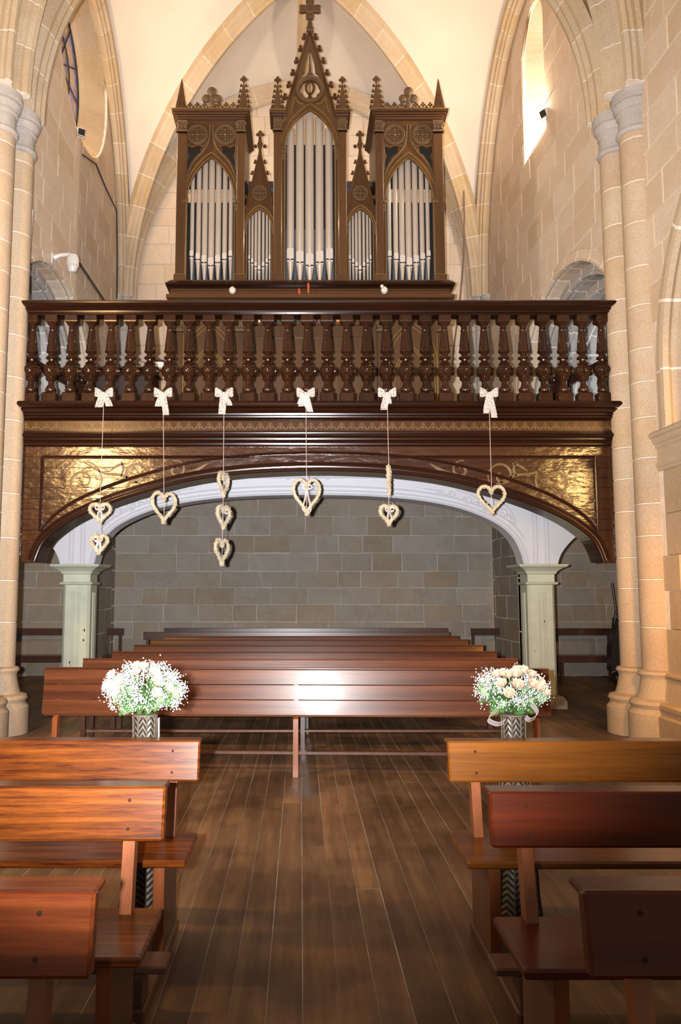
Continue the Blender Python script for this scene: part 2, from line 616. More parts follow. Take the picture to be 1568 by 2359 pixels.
def floor_mat():
    m, nt, b = mat('old_floorboards')
    co = coords(nt, (7, 0.5, 7))
    n1 = noise(nt, co, 1.8, 7, 0.7)
    c = ramp(nt, [(0.3, (0.125, 0.072, 0.040)), (0.5, (0.20, 0.117, 0.062)), (0.72, (0.31, 0.185, 0.092))], n1)
    tc = N(nt, 'ShaderNodeNewGeometry')
    n2 = noise(nt, tc.outputs['Position'], 1.3, 5, 0.6)
    dirt = ramp(nt, [(0.40, (0.30, 0.29, 0.29)), (0.58, (1, 1, 1))], n2)
    c = mixc(nt, c, dirt, 0.65, 'MULTIPLY')
    oi = N(nt, 'ShaderNodeObjectInfo')
    tint = ramp(nt, [(0, (0.78, 0.74, 0.7)), (1, (1.15, 1.1, 1.05))], oi.outputs['Random'])
    c = mixc(nt, c, tint, 1.0, 'MULTIPLY')
    nt.links.new(c, b.inputs['Base Color'])
    rr = ramp(nt, [(0.3, (0.34,) * 3), (0.7, (0.6,) * 3)], n2)
    nt.links.new(rr, b.inputs['Roughness'])
    b.inputs['Specular IOR Level'].default_value = 0.35
    bump(nt, b, n1, 0.12, 0.01)
    return m


M['floor'] = floor_mat()
M['seam'] = plain('pale_seam_dust', (0.36, 0.34, 0.30), 0.9, var=0.55, scale=2.5)
M['underfloor'] = plain('dark_boards', (0.05, 0.03, 0.02), 0.8)


def stained():
    m, nt, b = mat('stained_glass')
    co = coords(nt, (1, 1, 1), rnd=False)
    vo = N(nt, 'ShaderNodeTexVoronoi')
    vo.inputs['Scale'].default_value = 9
    nt.links.new(co, vo.inputs['Vector'])
    sp = N(nt, 'ShaderNodeSeparateColor')
    nt.links.new(vo.outputs['Color'], sp.inputs[0])
    c = ramp(nt, [(0.0, (0.16, 0.13, 0.42)), (0.35, (0.32, 0.30, 0.55)), (0.45, (0.62, 0.36, 0.05)), (0.75, (0.55, 0.38, 0.12)), (1.0, (0.30, 0.24, 0.40))], sp.outputs[0])
    nt.links.new(c, b.inputs['Base Color'])
    b.inputs['Roughness'].default_value = 0.2
    b.inputs['Transmission Weight'].default_value = 0.25
    nt.links.new(c, b.inputs['Emission Color'])
    b.inputs['Emission Strength'].default_value = 0.12
    return m


M['stained'] = stained()
# ================================================================== structure
ZS = 7.24                      # springing of the vault ribs


def SIDE(side):
    if side == 'L':
        return lambda s, z, d: Vector((-3.52 - d, s, z))
    if side == 'R':
        return lambda s, z, d: Vector((3.84 - 0.035 * (s - 8.5) + d, s, z))
    return lambda s, z, d: Vector((s, 14.95 + d, z))


def remap(me, fn):
    for v in me.vertices:
        v.co = fn(v.co.x, v.co.z, v.co.y)
    bm = bmesh.new(); bm.from_mesh(me)
    bmesh.ops.recalc_face_normals(bm, faces=bm.faces)
    bm.to_mesh(me); bm.free()
    return me


class Arch:
    """round-headed opening down to z0"""
    def __init__(self, yc, zc, r, z0=-1.0):
        self.yc, self.zc, self.r, self.z0 = yc, zc, r, z0

    def inside(self, s, z):
        if z < self.z0:
            return False
        if z < self.zc:
            return abs(s - self.yc) < self.r
        return math.hypot(s - self.yc, z - self.zc) < self.r

    def push(self, s, z):
        if z < self.zc:
            return (self.yc + math.copysign(self.r, s - self.yc), z)
        a = math.atan2(z - self.zc, s - self.yc)
        return (self.yc + self.r * math.cos(a), self.zc + self.r * math.sin(a))

    def loop(self, n=32, zf=None):
        zf = self.z0 if zf is None else zf
        arc = [(self.yc + self.r * math.cos(PI * i / n), self.zc + self.r * math.sin(PI * i / n)) for i in range(n + 1)]
        return [(self.yc + self.r, zf)] + arc + [(self.yc - self.r, zf)]

    def path(self, n=30, zf=0.0, step=0.45):
        out = []
        k = max(1, round((self.zc - zf) / step))
        for i in range(k):
            out.append((self.yc, zf + (self.zc - zf) * i / k, -1.0, 0.0))
        for i in range(n + 1):
            a = PI - PI * i / n
            out.append((self.yc, self.zc, math.cos(a), math.sin(a)))
        for i in range(1, k + 1):
            out.append((self.yc, self.zc - (self.zc - zf) * i / k, 1.0, 0.0))
        return out, k, n


class Circ(Arch):
    def __init__(self, yc, zc, r):
        self.yc, self.zc, self.r = yc, zc, r

    def inside(self, s, z):
        return math.hypot(s - self.yc, z - self.zc) < self.r

    def push(self, s, z):
        a = math.atan2(z - self.zc, s - self.yc)
        return (self.yc + self.r * math.cos(a), self.zc + self.r * math.sin(a))


def stones(parent, fn, s0, s1, z0, z1, material, openings=(), hmin=0.33, hmax=0.43, lmin=0.45, lmax=0.95,
           keep=None, gap=0.011, proud=0.007, seed=1, name='stone'):
    rnd = random.Random(seed)
    z = z0
    cnt = 0
    while z < z1 - 0.05:
        h = min(rnd.uniform(hmin, hmax), z1 - z)
        s = s0 - rnd.uniform(0, lmin)
        while s < s1:
            L = rnd.uniform(lmin, lmax)
            a, b = max(s, s0), min(s + L, s1)
            s += L
            if b - a < 0.06:
                continue
            cut = [op.yc for op in openings if a < op.yc < b and any(op.inside(op.yc, z + h * t) for t in (0.05, 0.35, 0.65, 0.95))]
            if cut:
                s = cut[0] if cut[0] > a + 0.001 else s
                b = cut[0] if cut[0] > a + 0.001 else b
                if b - a < 0.06:
                    continue
            cs, cz = (a + b) / 2, z + h / 2
            p = fn(cs, cz, 0)
            if not seen(p, 110) or (keep and not keep(cs, cz)):
                continue
            g = gap / 2
            j = lambda: rnd.uniform(-0.006, 0.006)
            x0, x1, y0, y1 = a + g, b - g, z + g, z + h - g
            poly = [(x0 + j(), y0 + j()), (x1 + j(), y0 + j()), (x1 + j(), y1 + j()), (x0 + j(), y1 + j())]
            skip = False
            for op in openings:
                ins = [op.inside(*q) for q in poly] + [op.inside((q[0] + w[0]) / 2, (q[1] + w[1]) / 2) for q, w in zip(poly, poly[1:] + poly[:1])]
                if all(ins):
                    skip = True
                    break
                if any(ins):
                    dense = []
                    for q, w in zip(poly, poly[1:] + poly[:1]):
                        for k in range(6):
                            dense.append((q[0] + (w[0] - q[0]) * k / 6, q[1] + (w[1] - q[1]) * k / 6))
                    res = [op.push(*q) if op.inside(*q) else q for q in dense]
                    clean = [res[0]]
                    for q in res[1:]:
                        if math.hypot(q[0] - clean[-1][0], q[1] - clean[-1][1]) > 0.004:
                            clean.append(q)
                    if len(clean) > 1 and math.hypot(clean[0][0] - clean[-1][0], clean[0][1] - clean[-1][1]) < 0.004:
                        clean.pop()
                    poly = clean
            if skip or len(poly) < 3:
                continue
            area = abs(sum(q[0] * w[1] - w[0] * q[1] for q, w in zip(poly, poly[1:] + poly[:1]))) / 2
            if area < 0.012:
                continue
            mx = sum(q[0] for q in poly) / len(poly)
            my = sum(q[1] for q in poly) / len(poly)
            lx, ly = max(0.03, x1 - x0), max(0.03, y1 - y0)
            pr = proud * rnd.uniform(0.6, 1.3)
            o = Vector(fn(mx, my, 0))
            r0 = [fn(q[0], q[1], 0.02) - o for q in poly]
            r1 = [fn(q[0], q[1], -pr * 0.35) - o for q in poly]
            r2 = [fn(mx + (q[0] - mx) * (1 - 0.022 / lx), my + (q[1] - my) * (1 - 0.022 / ly), -pr) - o for q in poly]
            mb = MB().rings([r0, r1, r2])
            mb.build(name, material, parent, loc=o)
            cnt += 1
        z += h
    return cnt


def inset(prof, k):
    cx = sum(p[0] for p in prof) / len(prof)
    cy = sum(p[1] for p in prof) / len(prof)
    return [(cx + (a - cx) * k, cy + (b - cy) * k) for a, b in prof]


def ring_pieces(parent, fn, path, prof, groups, material, name='voussoir', core=None, gap=0.35, cull=True):
    """prof in (radius, depth) swept along path; groups = index ranges, one piece each"""
    def ring(p, pr):
        cs, cz, ns, nz = p
        return [fn(cs + ns * r, cz + nz * r, d) for r, d in pr]

    def lerp(p, q, t):
        c = [a + (b - a) * t for a, b in zip(p, q)]
        l = math.hypot(c[2], c[3]) or 1
        return (c[0], c[1], c[2] / l, c[3] / l)
    for a, b in groups:
        pts = list(path[a:b + 1])
        if len(pts) < 2:
            continue
        ln = sum((Vector(fn(p[0] + p[2], p[1] + p[3], 0)) - Vector(fn(q[0] + q[2], q[1] + q[3], 0))).length for p, q in zip(pts, pts[1:]))
        t = min(0.3, 0.007 / max(0.02, ln / (len(pts) - 1)))
        e0, e1 = lerp(pts[0], pts[1], t), lerp(pts[-1], pts[-2], t)
        rr = [ring(e0, prof)] + [ring(p, prof) for p in pts[1:-1]] + [ring(e1, prof)]
        mid = rr[len(rr) // 2][0]
        if cull and not seen(mid, 160):
            continue
        o = Vector(mid)
        MB().rings([[p - o for p in r] for r in rr]).build(name, material, parent, loc=o)
    if core is not None:
        pr = inset(prof, 0.955)
        MB().rings([ring(p, pr) for p in path]).build('mortar_core', core, parent)


def groups_of(n, step):
    return [(i, min(i + step, n)) for i in range(0, n, step)]


# ---------------- vault geometry
BL, BR = Vector((-3.46, 14.80, ZS)), Vector((3.52, 14.80, ZS))
FL, FR = Vector((-3.36, 8.90, ZS)), Vector((3.74, 8.93, ZS))
BOSS = Vector((0.08, 11.85, ZS + 4.6))


def arc(c, e, H):
    """quarter curve rising from springing point c to the crown over e"""
    def f(th):
        k = 1 - math.cos(th)
        return Vector((c.x + (e.x - c.x) * k, c.y + (e.y - c.y) * k, ZS + H * math.sin(th)))
    return f


def apex(a, b, H):
    return Vector(((a.x + b.x) / 2, (a.y + b.y) / 2, ZS + H))


HS, HB = 4.25, 4.42
A_L, A_R, A_B, A_F = apex(BL, FL, HS), apex(BR, FR, HS), apex(BL, BR, HB), apex(FL, FR, HB)
vault = tag(empty('ceiling', kind='structure'), 'cream plastered rib vault above the organ')


def web(parent, c, boss, ap, Ha, name='vault_web'):
    fd, fr = arc(c, boss, boss.z - ZS), arc(c, ap, Ha)
    n, m = 18, 6
    ctr = Vector(((boss.x + ap.x) / 2, (boss.y + ap.y) / 2, 0))
    vs, fs = [], []
    for i in range(n + 1):
        th = PI / 2 * i / n
        a, b = fd(th), fr(th)
        for k in range(m + 1):
            t = k / m
            p = a.lerp(b, t)
            out = Vector((p.x - boss.x, p.y - boss.y, 0)) * 0.02
            p = p + out + Vector((0, 0, 0.05 + 0.22 * math.sin(PI * t) * math.sin(th)))
            vs.append(p)
    for i in range(n):
        for k in range(m):
            q = i * (m + 1) + k
            fs.append((q, q + 1, q + m + 2, q + m + 1))
    MB().put(vs, fs, True).build(name, M['plaster'], parent)


for c, ap, Ha in ((BL, A_L, HS), (BL, A_B, HB), (BR, A_R, HS), (BR, A_B, HB), (FL, A_L, HS), (FL, A_F, HB), (FR, A_R, HS), (FR, A_F, HB)):
    web(vault, c, BOSS, ap, Ha)
# the next bay towards the altar
NL, NR, NFL, NFR = Vector((-3.5, 2.6, ZS)), Vector((3.95, 2.6, ZS)), Vector((-3.44, 8.5, ZS)), Vector((3.82, 8.5, ZS))
NB = Vector((0.15, 5.5, ZS + 4.6))
for c, ap, Ha in ((NFL, apex(NFL, NL, HS), HS), (NFL, apex(NFL, NFR, HB), HB), (NFR, apex(NFR, NR, HS), HS), (NFR, apex(NFL, NFR, HB), HB),
                  (NL, apex(NFL, NL, HS), HS), (NL, apex(NL, NR, HB), HB), (NR, apex(NFR, NR, HS), HS), (NR, apex(NL, NR, HB), HB)):
    web(vault, c, NB, ap, Ha)

RIBP = [(-0.15, -0.04), (-0.15, 0.10), (-0.105, 0.135), (-0.09, 0.20), (-0.055, 0.22), (-0.05, 0.27), (0.0, 0.295),
        (0.05, 0.27), (0.055, 0.22), (0.09, 0.20), (0.105, 0.135), (0.15, 0.10), (0.15, -0.04)]


def rib(parent, f, th1=PI / 2, n=11, k=1.0, sub=3, name='voussoir', rise=1.0):
    def frame(th):
        p = f(th)
        t = (f(min(th + 0.01, PI / 2)) - f(max(th - 0.01, 0))).normalized()
        hz = Vector((f(PI / 2).x - f(0).x, f(PI / 2).y - f(0).y, 0)).normalized()
        bn = Vector((-hz.y, hz.x, 0))
        nn = t.cross(bn).normalized()
        if nn.dot(hz) < 0 and nn.z > -0.99:
            nn = -nn
        return p, bn, nn

    def ring(th, pr):
        p, bn, nn = frame(th)
        return [p + bn * (a * k) + nn * (b * k) for a, b in pr]
    for i in range(n):
        a, b = th1 * i / n + 0.0016, th1 * (i + 1) / n - 0.0016
        rr = [ring(a + (b - a) * j / sub, RIBP) for j in range(sub + 1)]
        if not (seen(rr[0][6], 120) or seen(rr[-1][6], 120)):
            continue
        o = Vector(rr[0][6])
        MB().rings([[p - o for p in r] for r in rr]).build(name, M['rib'], parent, loc=o)
    pr = inset(RIBP, 0.955)
    MB().rings([ring(th1 * i / 24, pr) for i in range(25)]).build('mortar_core', M['mortar'], parent)


def ribset(label, arcs, **kw):
    r = tag(empty('vault_rib', kind='structure'), label)
    for f in arcs:
        rib(r, f, **kw)
    return r


ribset('diagonal stone rib rising from the back corner on the round window side', [arc(BL, BOSS, 4.6)], n=12)
ribset('diagonal stone rib rising from the back corner on the lancet side', [arc(BR, BOSS, 4.6)], n=12)
ribset('diagonal stone rib from the front pillar on the round window side', [arc(FL, BOSS, 4.6)], n=12)
ribset('diagonal stone rib from the front pillar on the lancet side', [arc(FR, BOSS, 4.6)], n=12)
ribset('wall rib arching over the round window', [arc(BL, A_L, HS), arc(FL, A_L, HS)], n=11, k=0.95)
ribset('wall rib arching over the lancet window', [arc(BR, A_R, HS), arc(FR, A_R, HS)], n=11, k=0.95)
ribset('stone arch rib on the back wall behind the organ', [arc(BL, A_B, HB), arc(BR, A_B, HB)], n=11, k=0.95)
ribset('transverse stone rib between the two front pillars', [arc(NFL, A_F + Vector((0, -0.4, 0)), HB), arc(NFR, A_F + Vector((0, -0.4, 0)), HB)], n=12, k=1.15)
ribset('diagonal ribs of the nearer bay above the capitals', [arc(NFL + Vector((0, -0.12, 0)), NB, 4.6), arc(NFR + Vector((0.03, -0.12, 0)), NB, 4.6)], n=12, k=0.9)
# straight ridge rib from the back wall to the boss
rg = tag(empty('vault_rib', kind='structure'), 'straight ridge rib behind the cross of the organ')
for i in range(6):
    a, b = A_B.lerp(BOSS, i / 6 + 0.004), A_B.lerp(BOSS, (i + 1) / 6 - 0.004)
    MB().rings([[p + Vector((x * 0.8, 0, 0.02 - z * 0.8)) for x, z in RIBP] for p in (a, b)]).build('voussoir', M['rib'], rg)


# ---------------- the walls
def zrib(s):                         # height of the side wall ribs over the wall
    e = 11.86
    k = min(1.0, abs(s - e) / 2.95)
    return ZS + HS * math.sin(math.acos(max(0.0, min(1.0, k)))) if k < 1 else ZS


bay = Arch(11.0, 4.02, 2.30)
near = Arch(5.8, 3.9, 2.46)
ocu = Circ(12.05, 10.2, 1.43)


class Lancet(Arch):
    def inside(self, s, z):
        if z < self.z0 - 0.28:
            return False
        return Arch.inside(self, s, max(z, self.z0))


lan = Lancet(11.81, 10.48, 0.515, 8.85)


def wall(side, name, holes, label):
    fn = SIDE(side)
    loops = [[(2.4, -0.3), (15.1, -0.3), (15.1, 12.4), (2.4, 12.4)]] + holes
    me = remap(plate_mesh(loops, 0.001, 0.16), fn)
    return tag(add(name, me, M['mortar']), label, kind='structure'), fn


wl, fL = wall('L', 'wall_left', [bay.loop(zf=-0.2), near.loop(zf=-0.2), circle(12.05, 10.2, 1.43, 40)], 'pale ashlar side wall with round window and deep round arch')
lanl = [(11.81 + 0.50, 8.6)] + [(11.81 + 0.50 * math.cos(PI * i / 16), 10.48 + 0.50 * math.sin(PI * i / 16)) for i in range(17)] + [(11.81 - 0.50, 8.6)]
wr, fR = wall('R', 'wall_right', [bay.loop(zf=-0.2), near.loop(zf=-0.2), lanl], 'pale ashlar side wall with lancet window and deep round arch')
below = lambda s, z: z < zrib(s) + 0.05 and z > 3.55
stones(wl, fL, 8.95, 14.88, 0.0, 11.9, M['wall'], (bay, ocu), keep=below, seed=3)
stones(wr, fR, 8.95, 14.88, 0.0, 11.9, M['wall'], (bay, lan), keep=below, seed=4)
stones(wr, fR, 6.9, 8.50, 3.30, 11.9, M['wall'], (near,), seed=5, lmin=0.5, lmax=0.9)
stones(wl, fL, 13.31, 14.70, 0.0, 3.45, M['back'], seed=6)  # below the gallery the wall takes the shade-coloured stone
stones(wr, fR, 13.31, 14.70, 0.0, 3.45, M['back'], seed=7)

wb = add('wall_back', MB().box(-6.3, 6.4, 14.954, 15.25, -0.3, 12.5).mesh(), M['mortar_grey'])
tag(wb, 'coursed stone back wall, coloured shade-grey low down, behind the benches and the organ', kind='structure')
stones(wb, SIDE('B'), -6.2, 6.3, 0.0, 3.75, M['back'], hmin=0.29, hmax=0.38, lmin=0.42, lmax=0.85, seed=11)


def upper_ok(s, z):
    k = abs(s - 0.03) / 3.49
    if k >= 1 or z > ZS + HB * math.sqrt(max(0, 1 - k * k)) ** 0.92 + 0.12 and z > ZS:
        return z < ZS and k < 1
    return not (abs(s - 0.15) < 1.9 and z < 8.1)


stones(wb, SIDE('B'), -3.46, 3.56, 4.4, 11.8, M['wall'], hmin=0.34, hmax=0.44, lmin=0.5, lmax=0.95, seed=12, keep=upper_ok)


def half_profile(r0, r1, d0, d1, roll=0.05):
    c = (r0 - r1) * 0.25
    return [(r0, d0), (r1 + roll * 1.6, d0), (r1 + roll * 1.1, d0 - roll * 0.5), (r1 + roll * 0.3, d0 - roll * 0.3), (r1, d0 + roll * 0.6),
            (r1 + roll * 0.7, d0 + roll * 1.4), (r1 + roll * 0.2, d0 + roll * 2.2), (r1 + roll * 0.2, d1), (r0, d1)]


for wl_, fn, nm in ((wl, fL, 'L'), (wr, fR, 'R')):
    pth, k, n = bay.path(30, 3.62)
    for i, (r0, r1, d0, d1) in enumerate(((2.30, 2.13, 0.0, 0.26), (2.13, 1.96, 0.24, 0.50), (1.96, 1.79, 0.48, 0.74), (1.79, 1.72, 0.74, 1.25))):
        g = [(j, j + 1) for j in range(k)] + [(k + j, k + j + 2) for j in range(0, n, 2)] + [(k + n + j, k + n + j + 1) for j in range(k)]
        ring_pieces(wl_, fn, pth, half_profile(r0, r1, d0, d1, 0.045), g, M['wall'] if i == 0 else M['carved'], core=M['mortar'])
    ring_pieces(wl_, fn, [(11.0, 0.0, 1, 0), (11.0, 0.9, 1, 0), (11.0, 1.8, 1, 0), (11.0, 2.7, 1, 0), (11.0, 3.5, 1, 0)], [(2.30, 0.0), (2.30, 0.45), (2.5, 0.45), (2.5, 0.02)], [(0, 1), (1, 2), (2, 3), (3, 4)], M['back'], name='jamb_stone', core=M['mortar_grey'])
    # flat label course around the arch, flush with the wall
    pth2, k2, n2 = near.path(30, 3.28)
    for i, (r0, r1, d0, d1) in enumerate(((2.46, 2.26, -0.02, 0.24), (2.26, 2.06, 0.16, 0.44), (2.06, 1.86, 0.36, 0.70))):
        g = [(k2 + j, k2 + j + 3) for j in range(0, n2, 3)] + [(k2 + n2 + j, k2 + n2 + j + 1) for j in range(k2)]
        ring_pieces(wl_, fn, pth2, half_profile(r0, r1, d0, d1, 0.06), g, M['pillar'], core=M['mortar'])

# splayed round window
occ_path = [(12.05, 10.2, math.cos(2 * PI * i / 48), math.sin(2 * PI * i / 48)) for i in range(49)]
ring_pieces(wl, fL, occ_path, [(1.46, 0.0), (1.17, 0.34), (1.17, 0.60), (1.5, 0.60), (1.5, 0.02)], groups_of(48, 3), M['rib'], name='splay_stone', core=M['rib'])
w1 = tag(empty('window_1', kind='structure'), 'round stained glass window in blue and amber')
gv = [fL(12.05, 10.2, 0.46)] + [fL(12.05 + 1.18 * math.cos(2 * PI * i / 40), 10.2 + 1.18 * math.sin(2 * PI * i / 40), 0.46) for i in range(40)]
gm = MB().put(gv + [p + Vector((-0.012, 0, 0)) for p in gv], [(0, 1 + i, 1 + (i + 1) % 40) for i in range(40)] + [(41, 42 + (i + 1) % 40, 42 + i) for i in range(40)])
gm.build('pane', M['stained'], w1)
lead = MB()
for i in range(6):
    a = PI * i / 6
    lead.tube([fL(12.05 + 1.16 * math.cos(a), 10.2 + 1.16 * math.sin(a), 0.445), fL(12.05 - 1.16 * math.cos(a), 10.2 - 1.16 * math.sin(a), 0.445)], 0.012, 5)
for r in (0.6, 1.15):
    lead.tube([fL(12.05 + r * math.cos(2 * PI * i / 36), 10.2 + r * math.sin(2 * PI * i / 36), 0.445) for i in range(36)], 0.014, 5, closed=True)
lead.build('lead_frame', M['lead'], w1)

# splayed lancet
lp = [(11.81, 8.55 + (10.48 - 8.55) * i / 6, -1, 0) for i in range(6)] + [(11.81, 10.48, math.cos(PI - PI * i / 16), math.sin(PI - PI * i / 16)) for i in range(17)] + \
     [(11.81, 10.48 - (10.48 - 8.55) * i / 6, 1, 0) for i in range(1, 7)]
ring_pieces(wr, fR, lp, [(0.52, 0.0), (0.30, 0.72), (0.26, 0.80), (0.26, 0.95), (0.6, 0.95), (0.6, 0.02)], groups_of(6, 2) + [(6 + a, 6 + b) for a, b in groups_of(16, 4)] + [(22 + a, min(22 + b, 28)) for a, b in groups_of(6, 2)],
            M['wall'], name='splay_stone', core=M['mortar'])
sl = [fR(11.28, 8.58, 0.0), fR(12.34, 8.58, 0.0), fR(12.1, 8.92, 0.85), fR(11.52, 8.92, 0.85)]
MB().put(sl + [p + Vector((0, 0, -0.2)) for p in sl], [(0, 1, 2, 3), (7, 6, 5, 4), (0, 4, 5, 1), (1, 5, 6, 2), (2, 6, 7, 3), (3, 7, 4, 0)]).build('sill_stone', M['wall'], wr)
w2 = tag(empty('window_2', kind='structure'), 'narrow lancet window in a deep pale splay')
lg = [(11.81 + 0.28 * c, 10.48 + 0.28 * s) for c, s in [(math.cos(PI * i / 12), math.sin(PI * i / 12)) for i in range(13)]] + [(11.53, 8.9), (12.09, 8.9)]
MB().prism(lg, lambda p: fR(p[0], p[1], 0.84), lambda p: fR(p[0], p[1], 0.852)).build('pane', M['stained'], w2)


# ---------------- pillars: clustered shafts on moulded bases
def pillar(sx, A, ra, B, rb, wx, label):
    root = tag(empty('stone_pillar', kind='structure'), label)
    rnd = random.Random(21 + sx)
    for (cx, cy), r, a0 in ((A, ra, 0), (B, rb, 0)):
        z = 0.72
        while z < 6.72:
            h = min(rnd.uniform(0.34, 0.52), 6.74 - z)
            if h < 0.15:
                h = 6.74 - z
            g = 0.003
            m = MB().lathe([(r - 0.012, 0), (r, 0.008), (r, h - 2 * g - 0.008), (r - 0.012, h - 2 * g)], 20)
            m.build('drum', M['pillar'], root, loc=(cx, cy, z + g))
            z += h
        MB().lathe([(r - 0.008, 0.0), (r - 0.008, 7.2)], 20, (cx, cy, 0.1)).build('mortar_core', M['mortar'], root)
        cap = [(r, 6.735), (r + 0.022, 6.745), (r + 0.034, 6.775), (r + 0.022, 6.805), (r, 6.815), (r, 6.98), (r + 0.022, 6.995), (r + 0.022, 7.02), (r + 0.012, 7.03), (r + 0.045, 7.07),
               (r + 0.056, 7.10), (r + 0.042, 7.125), (r + 0.042, 7.14), (r + 0.068, 7.155), (r + 0.068, 7.235), (r - 0.05, 7.25)]
        MB().lathe(cap, 22, (cx, cy, 0)).build('capital', M['carved'], root)
        base = [(r + 0.16, 0.0), (r + 0.16, 0.29), (r + 0.12, 0.34), (r + 0.13, 0.36), (r + 0.145, 0.385), (r + 0.13, 0.42), (r + 0.065, 0.44), (r + 0.045, 0.50), (r + 0.02, 0.63),
                (r + 0.025, 0.66), (r + 0.05, 0.69), (r + 0.04, 0.72), (r, 0.735)]
        MB().lathe(base, 22, (cx, cy, 0)).build('base', M['pillar'], root)
    # the pier the shafts stand against, in courses
    z = 0.0
    x0, x1 = sorted((wx, A[0] + sx * ra * 0.35))
    while z < 7.2:
        h = rnd.uniform(0.36, 0.5)
        xa = x0 if sx > 0 else x0
        MB().box(x0, x1, B[1] - 0.02, A[1] + 0.02, z + 0.004, min(z + h, 7.24) - 0.004, 0.008).build('pier_block', M['pillar'], root)
        z += h
    return root


pillar(1, (3.77, 8.95), 0.17, (3.84, 8.52), 0.18, 3.95, 'tall clustered pale stone pillar on the lancet window side, lit orange low down')
pillar(-1, (-3.37, 8.92), 0.17, (-3.45, 8.50), 0.18, -3.6, 'tall clustered pale stone pillar on the round window side')

# base course, impost of the nearer arch
tr = tag(empty('trim_1', kind='structure'), 'moulded base course of the pier beside the tall pillar')
for y0, y1 in ((7.72, 8.50),):
    for ln, (p, q, dx) in enumerate(((0.0, 0.30, 0.17), (0.34, 0.42, 0.15), (0.66, 0.72, 0.05))):
        MB().box(3.84 - dx, 4.46, y0 - dx, y1, p, q, 0.02).build('base_block', M['pillar'], tr)
    MB().prism([(4.46, 0.42), (3.84 - 0.07, 0.42), (3.84 - 0.02, 0.66), (4.46, 0.66)], lambda p: (p[0], y0 - 0.07, p[1]), lambda p: (p[0], y1, p[1])).build('base_slope', M['pillar'], tr)
    MB().box(3.84 - 0.14, 4.46, y0 - 0.14, y1, 0.29, 0.35).build('base_block', M['pillar'], tr)
im = tag(empty('trim_2', kind='structure'), 'moulded stone impost at the springing of the nearer arch')
ip = [(0.0, 2.84), (-0.012, 2.85), (-0.016, 2.875), (-0.03, 2.89), (-0.03, 2.935), (-0.012, 2.94), (-0.012, 3.08), (-0.03, 3.10), (-0.03, 3.125), (-0.05, 3.14), (-0.065, 3.17), (-0.065, 3.195), (-0.085, 3.205), (-0.09, 3.24), (-0.07, 3.265), (0.0, 3.28), (0.62, 3.28), (0.62, 2.84)]
MB().rings([[fR(y, z, d) for d, z in ip] for y in (7.60, 8.44)]).build('impost', M['pillar'], im)
z = 0.70
rnd = random.Random(77)
while z < 2.84:
    h = rnd.uniform(0.36, 0.5)
    if z + h > 2.6:
        h = 2.84 - z
    for y0, y1 in ((7.62, 7.98), (7.98, 8.46)) if rnd.random() < 0.5 else ((7.62, 8.46),):
        o_ = fR((y0 + y1) / 2, 0, 0)
        MB().box(-0.004, 0.6, -(y1 - y0) / 2 + 0.002, (y1 - y0) / 2 - 0.002, 0.002, h - 0.002, 0.004).build('pier_block', M['pillar'], im, loc=(o_.x, o_.y, z))
    z += h

# pilasters and corner shafts at the back wall
for sx, x0, x1, cx in ((-1, -3.78, -3.52, -3.44), (1, 3.62, 3.86, 3.50)):
    r = tag(empty('corner_pilaster', kind='structure'), 'plain stone pilaster in the back corner on the %s side' % ('round window' if sx < 0 else 'lancet window'))
    rnd = random.Random(5 + sx)
    z = 0.0
    while z < 7.0:
        h = rnd.uniform(0.3, 0.42)
        if seen((x0, 14.7, z), 60):
            MB().box(x0, x1, 14.70, 14.96, z + 0.004, z + h - 0.004, 0.01).build('pier_block', M['back'] if z < 3.5 else M['wall'], r)  # lower courses get the shade-coloured stone
        z += h
    for ox, oy, rr in ((0.0, 14.82, 0.10), (-sx * 0.13, 14.90, 0.07), (sx * 0.10, 14.66, 0.07)):
        z = 3.6
        while z < 7.0:
            MB().lathe([(rr - 0.006, 0), (rr, 0.006), (rr, 0.49), (rr - 0.006, 0.494)], 12).build('drum', M['carved'], r, loc=(cx + ox, oy, z))
            z += 0.5
        MB().lathe([(rr, 7.0), (rr + 0.03, 7.03), (rr + 0.01, 7.07), (rr + 0.03, 7.14), (rr + 0.06, 7.17), (rr + 0.06, 7.25), (rr, 7.26)], 12, (cx + ox, oy, 0)).build('capital', M['carved'], r)

# side chapels behind the arches
for sx, nm in ((-1, 'wall_left_chapel'), (1, 'wall_right_chapel')):
    xo = sx * 6.05
    tag(MB().box(min(xo, xo + sx * 0.2), max(xo, xo + sx * 0.2), 2.4, 15.0, -0.2, 7.2).build(nm, M['chapel']), 'outer wall of the dim side aisle', kind='structure')
    xi = 4.9 if sx > 0 else -4.6
    vs, n = [], 10
    for i in range(n + 1):
        t = i / n
        x = xi + (xo - xi) * t
        vs.append((x, 4.8 + 1.75 * math.sin(PI * (0.42 + 0.5 * t))))
    mb = MB().rings([[Vector((x, y, z)) for x, z in vs] + [Vector((x, y, z + 0.12)) for x, z in reversed(vs)] for y in (2.4, 15.0)])
    tag(mb.build('ceiling_chapel', M['chapel']), 'grey plaster vault of the side aisle', kind='structure')

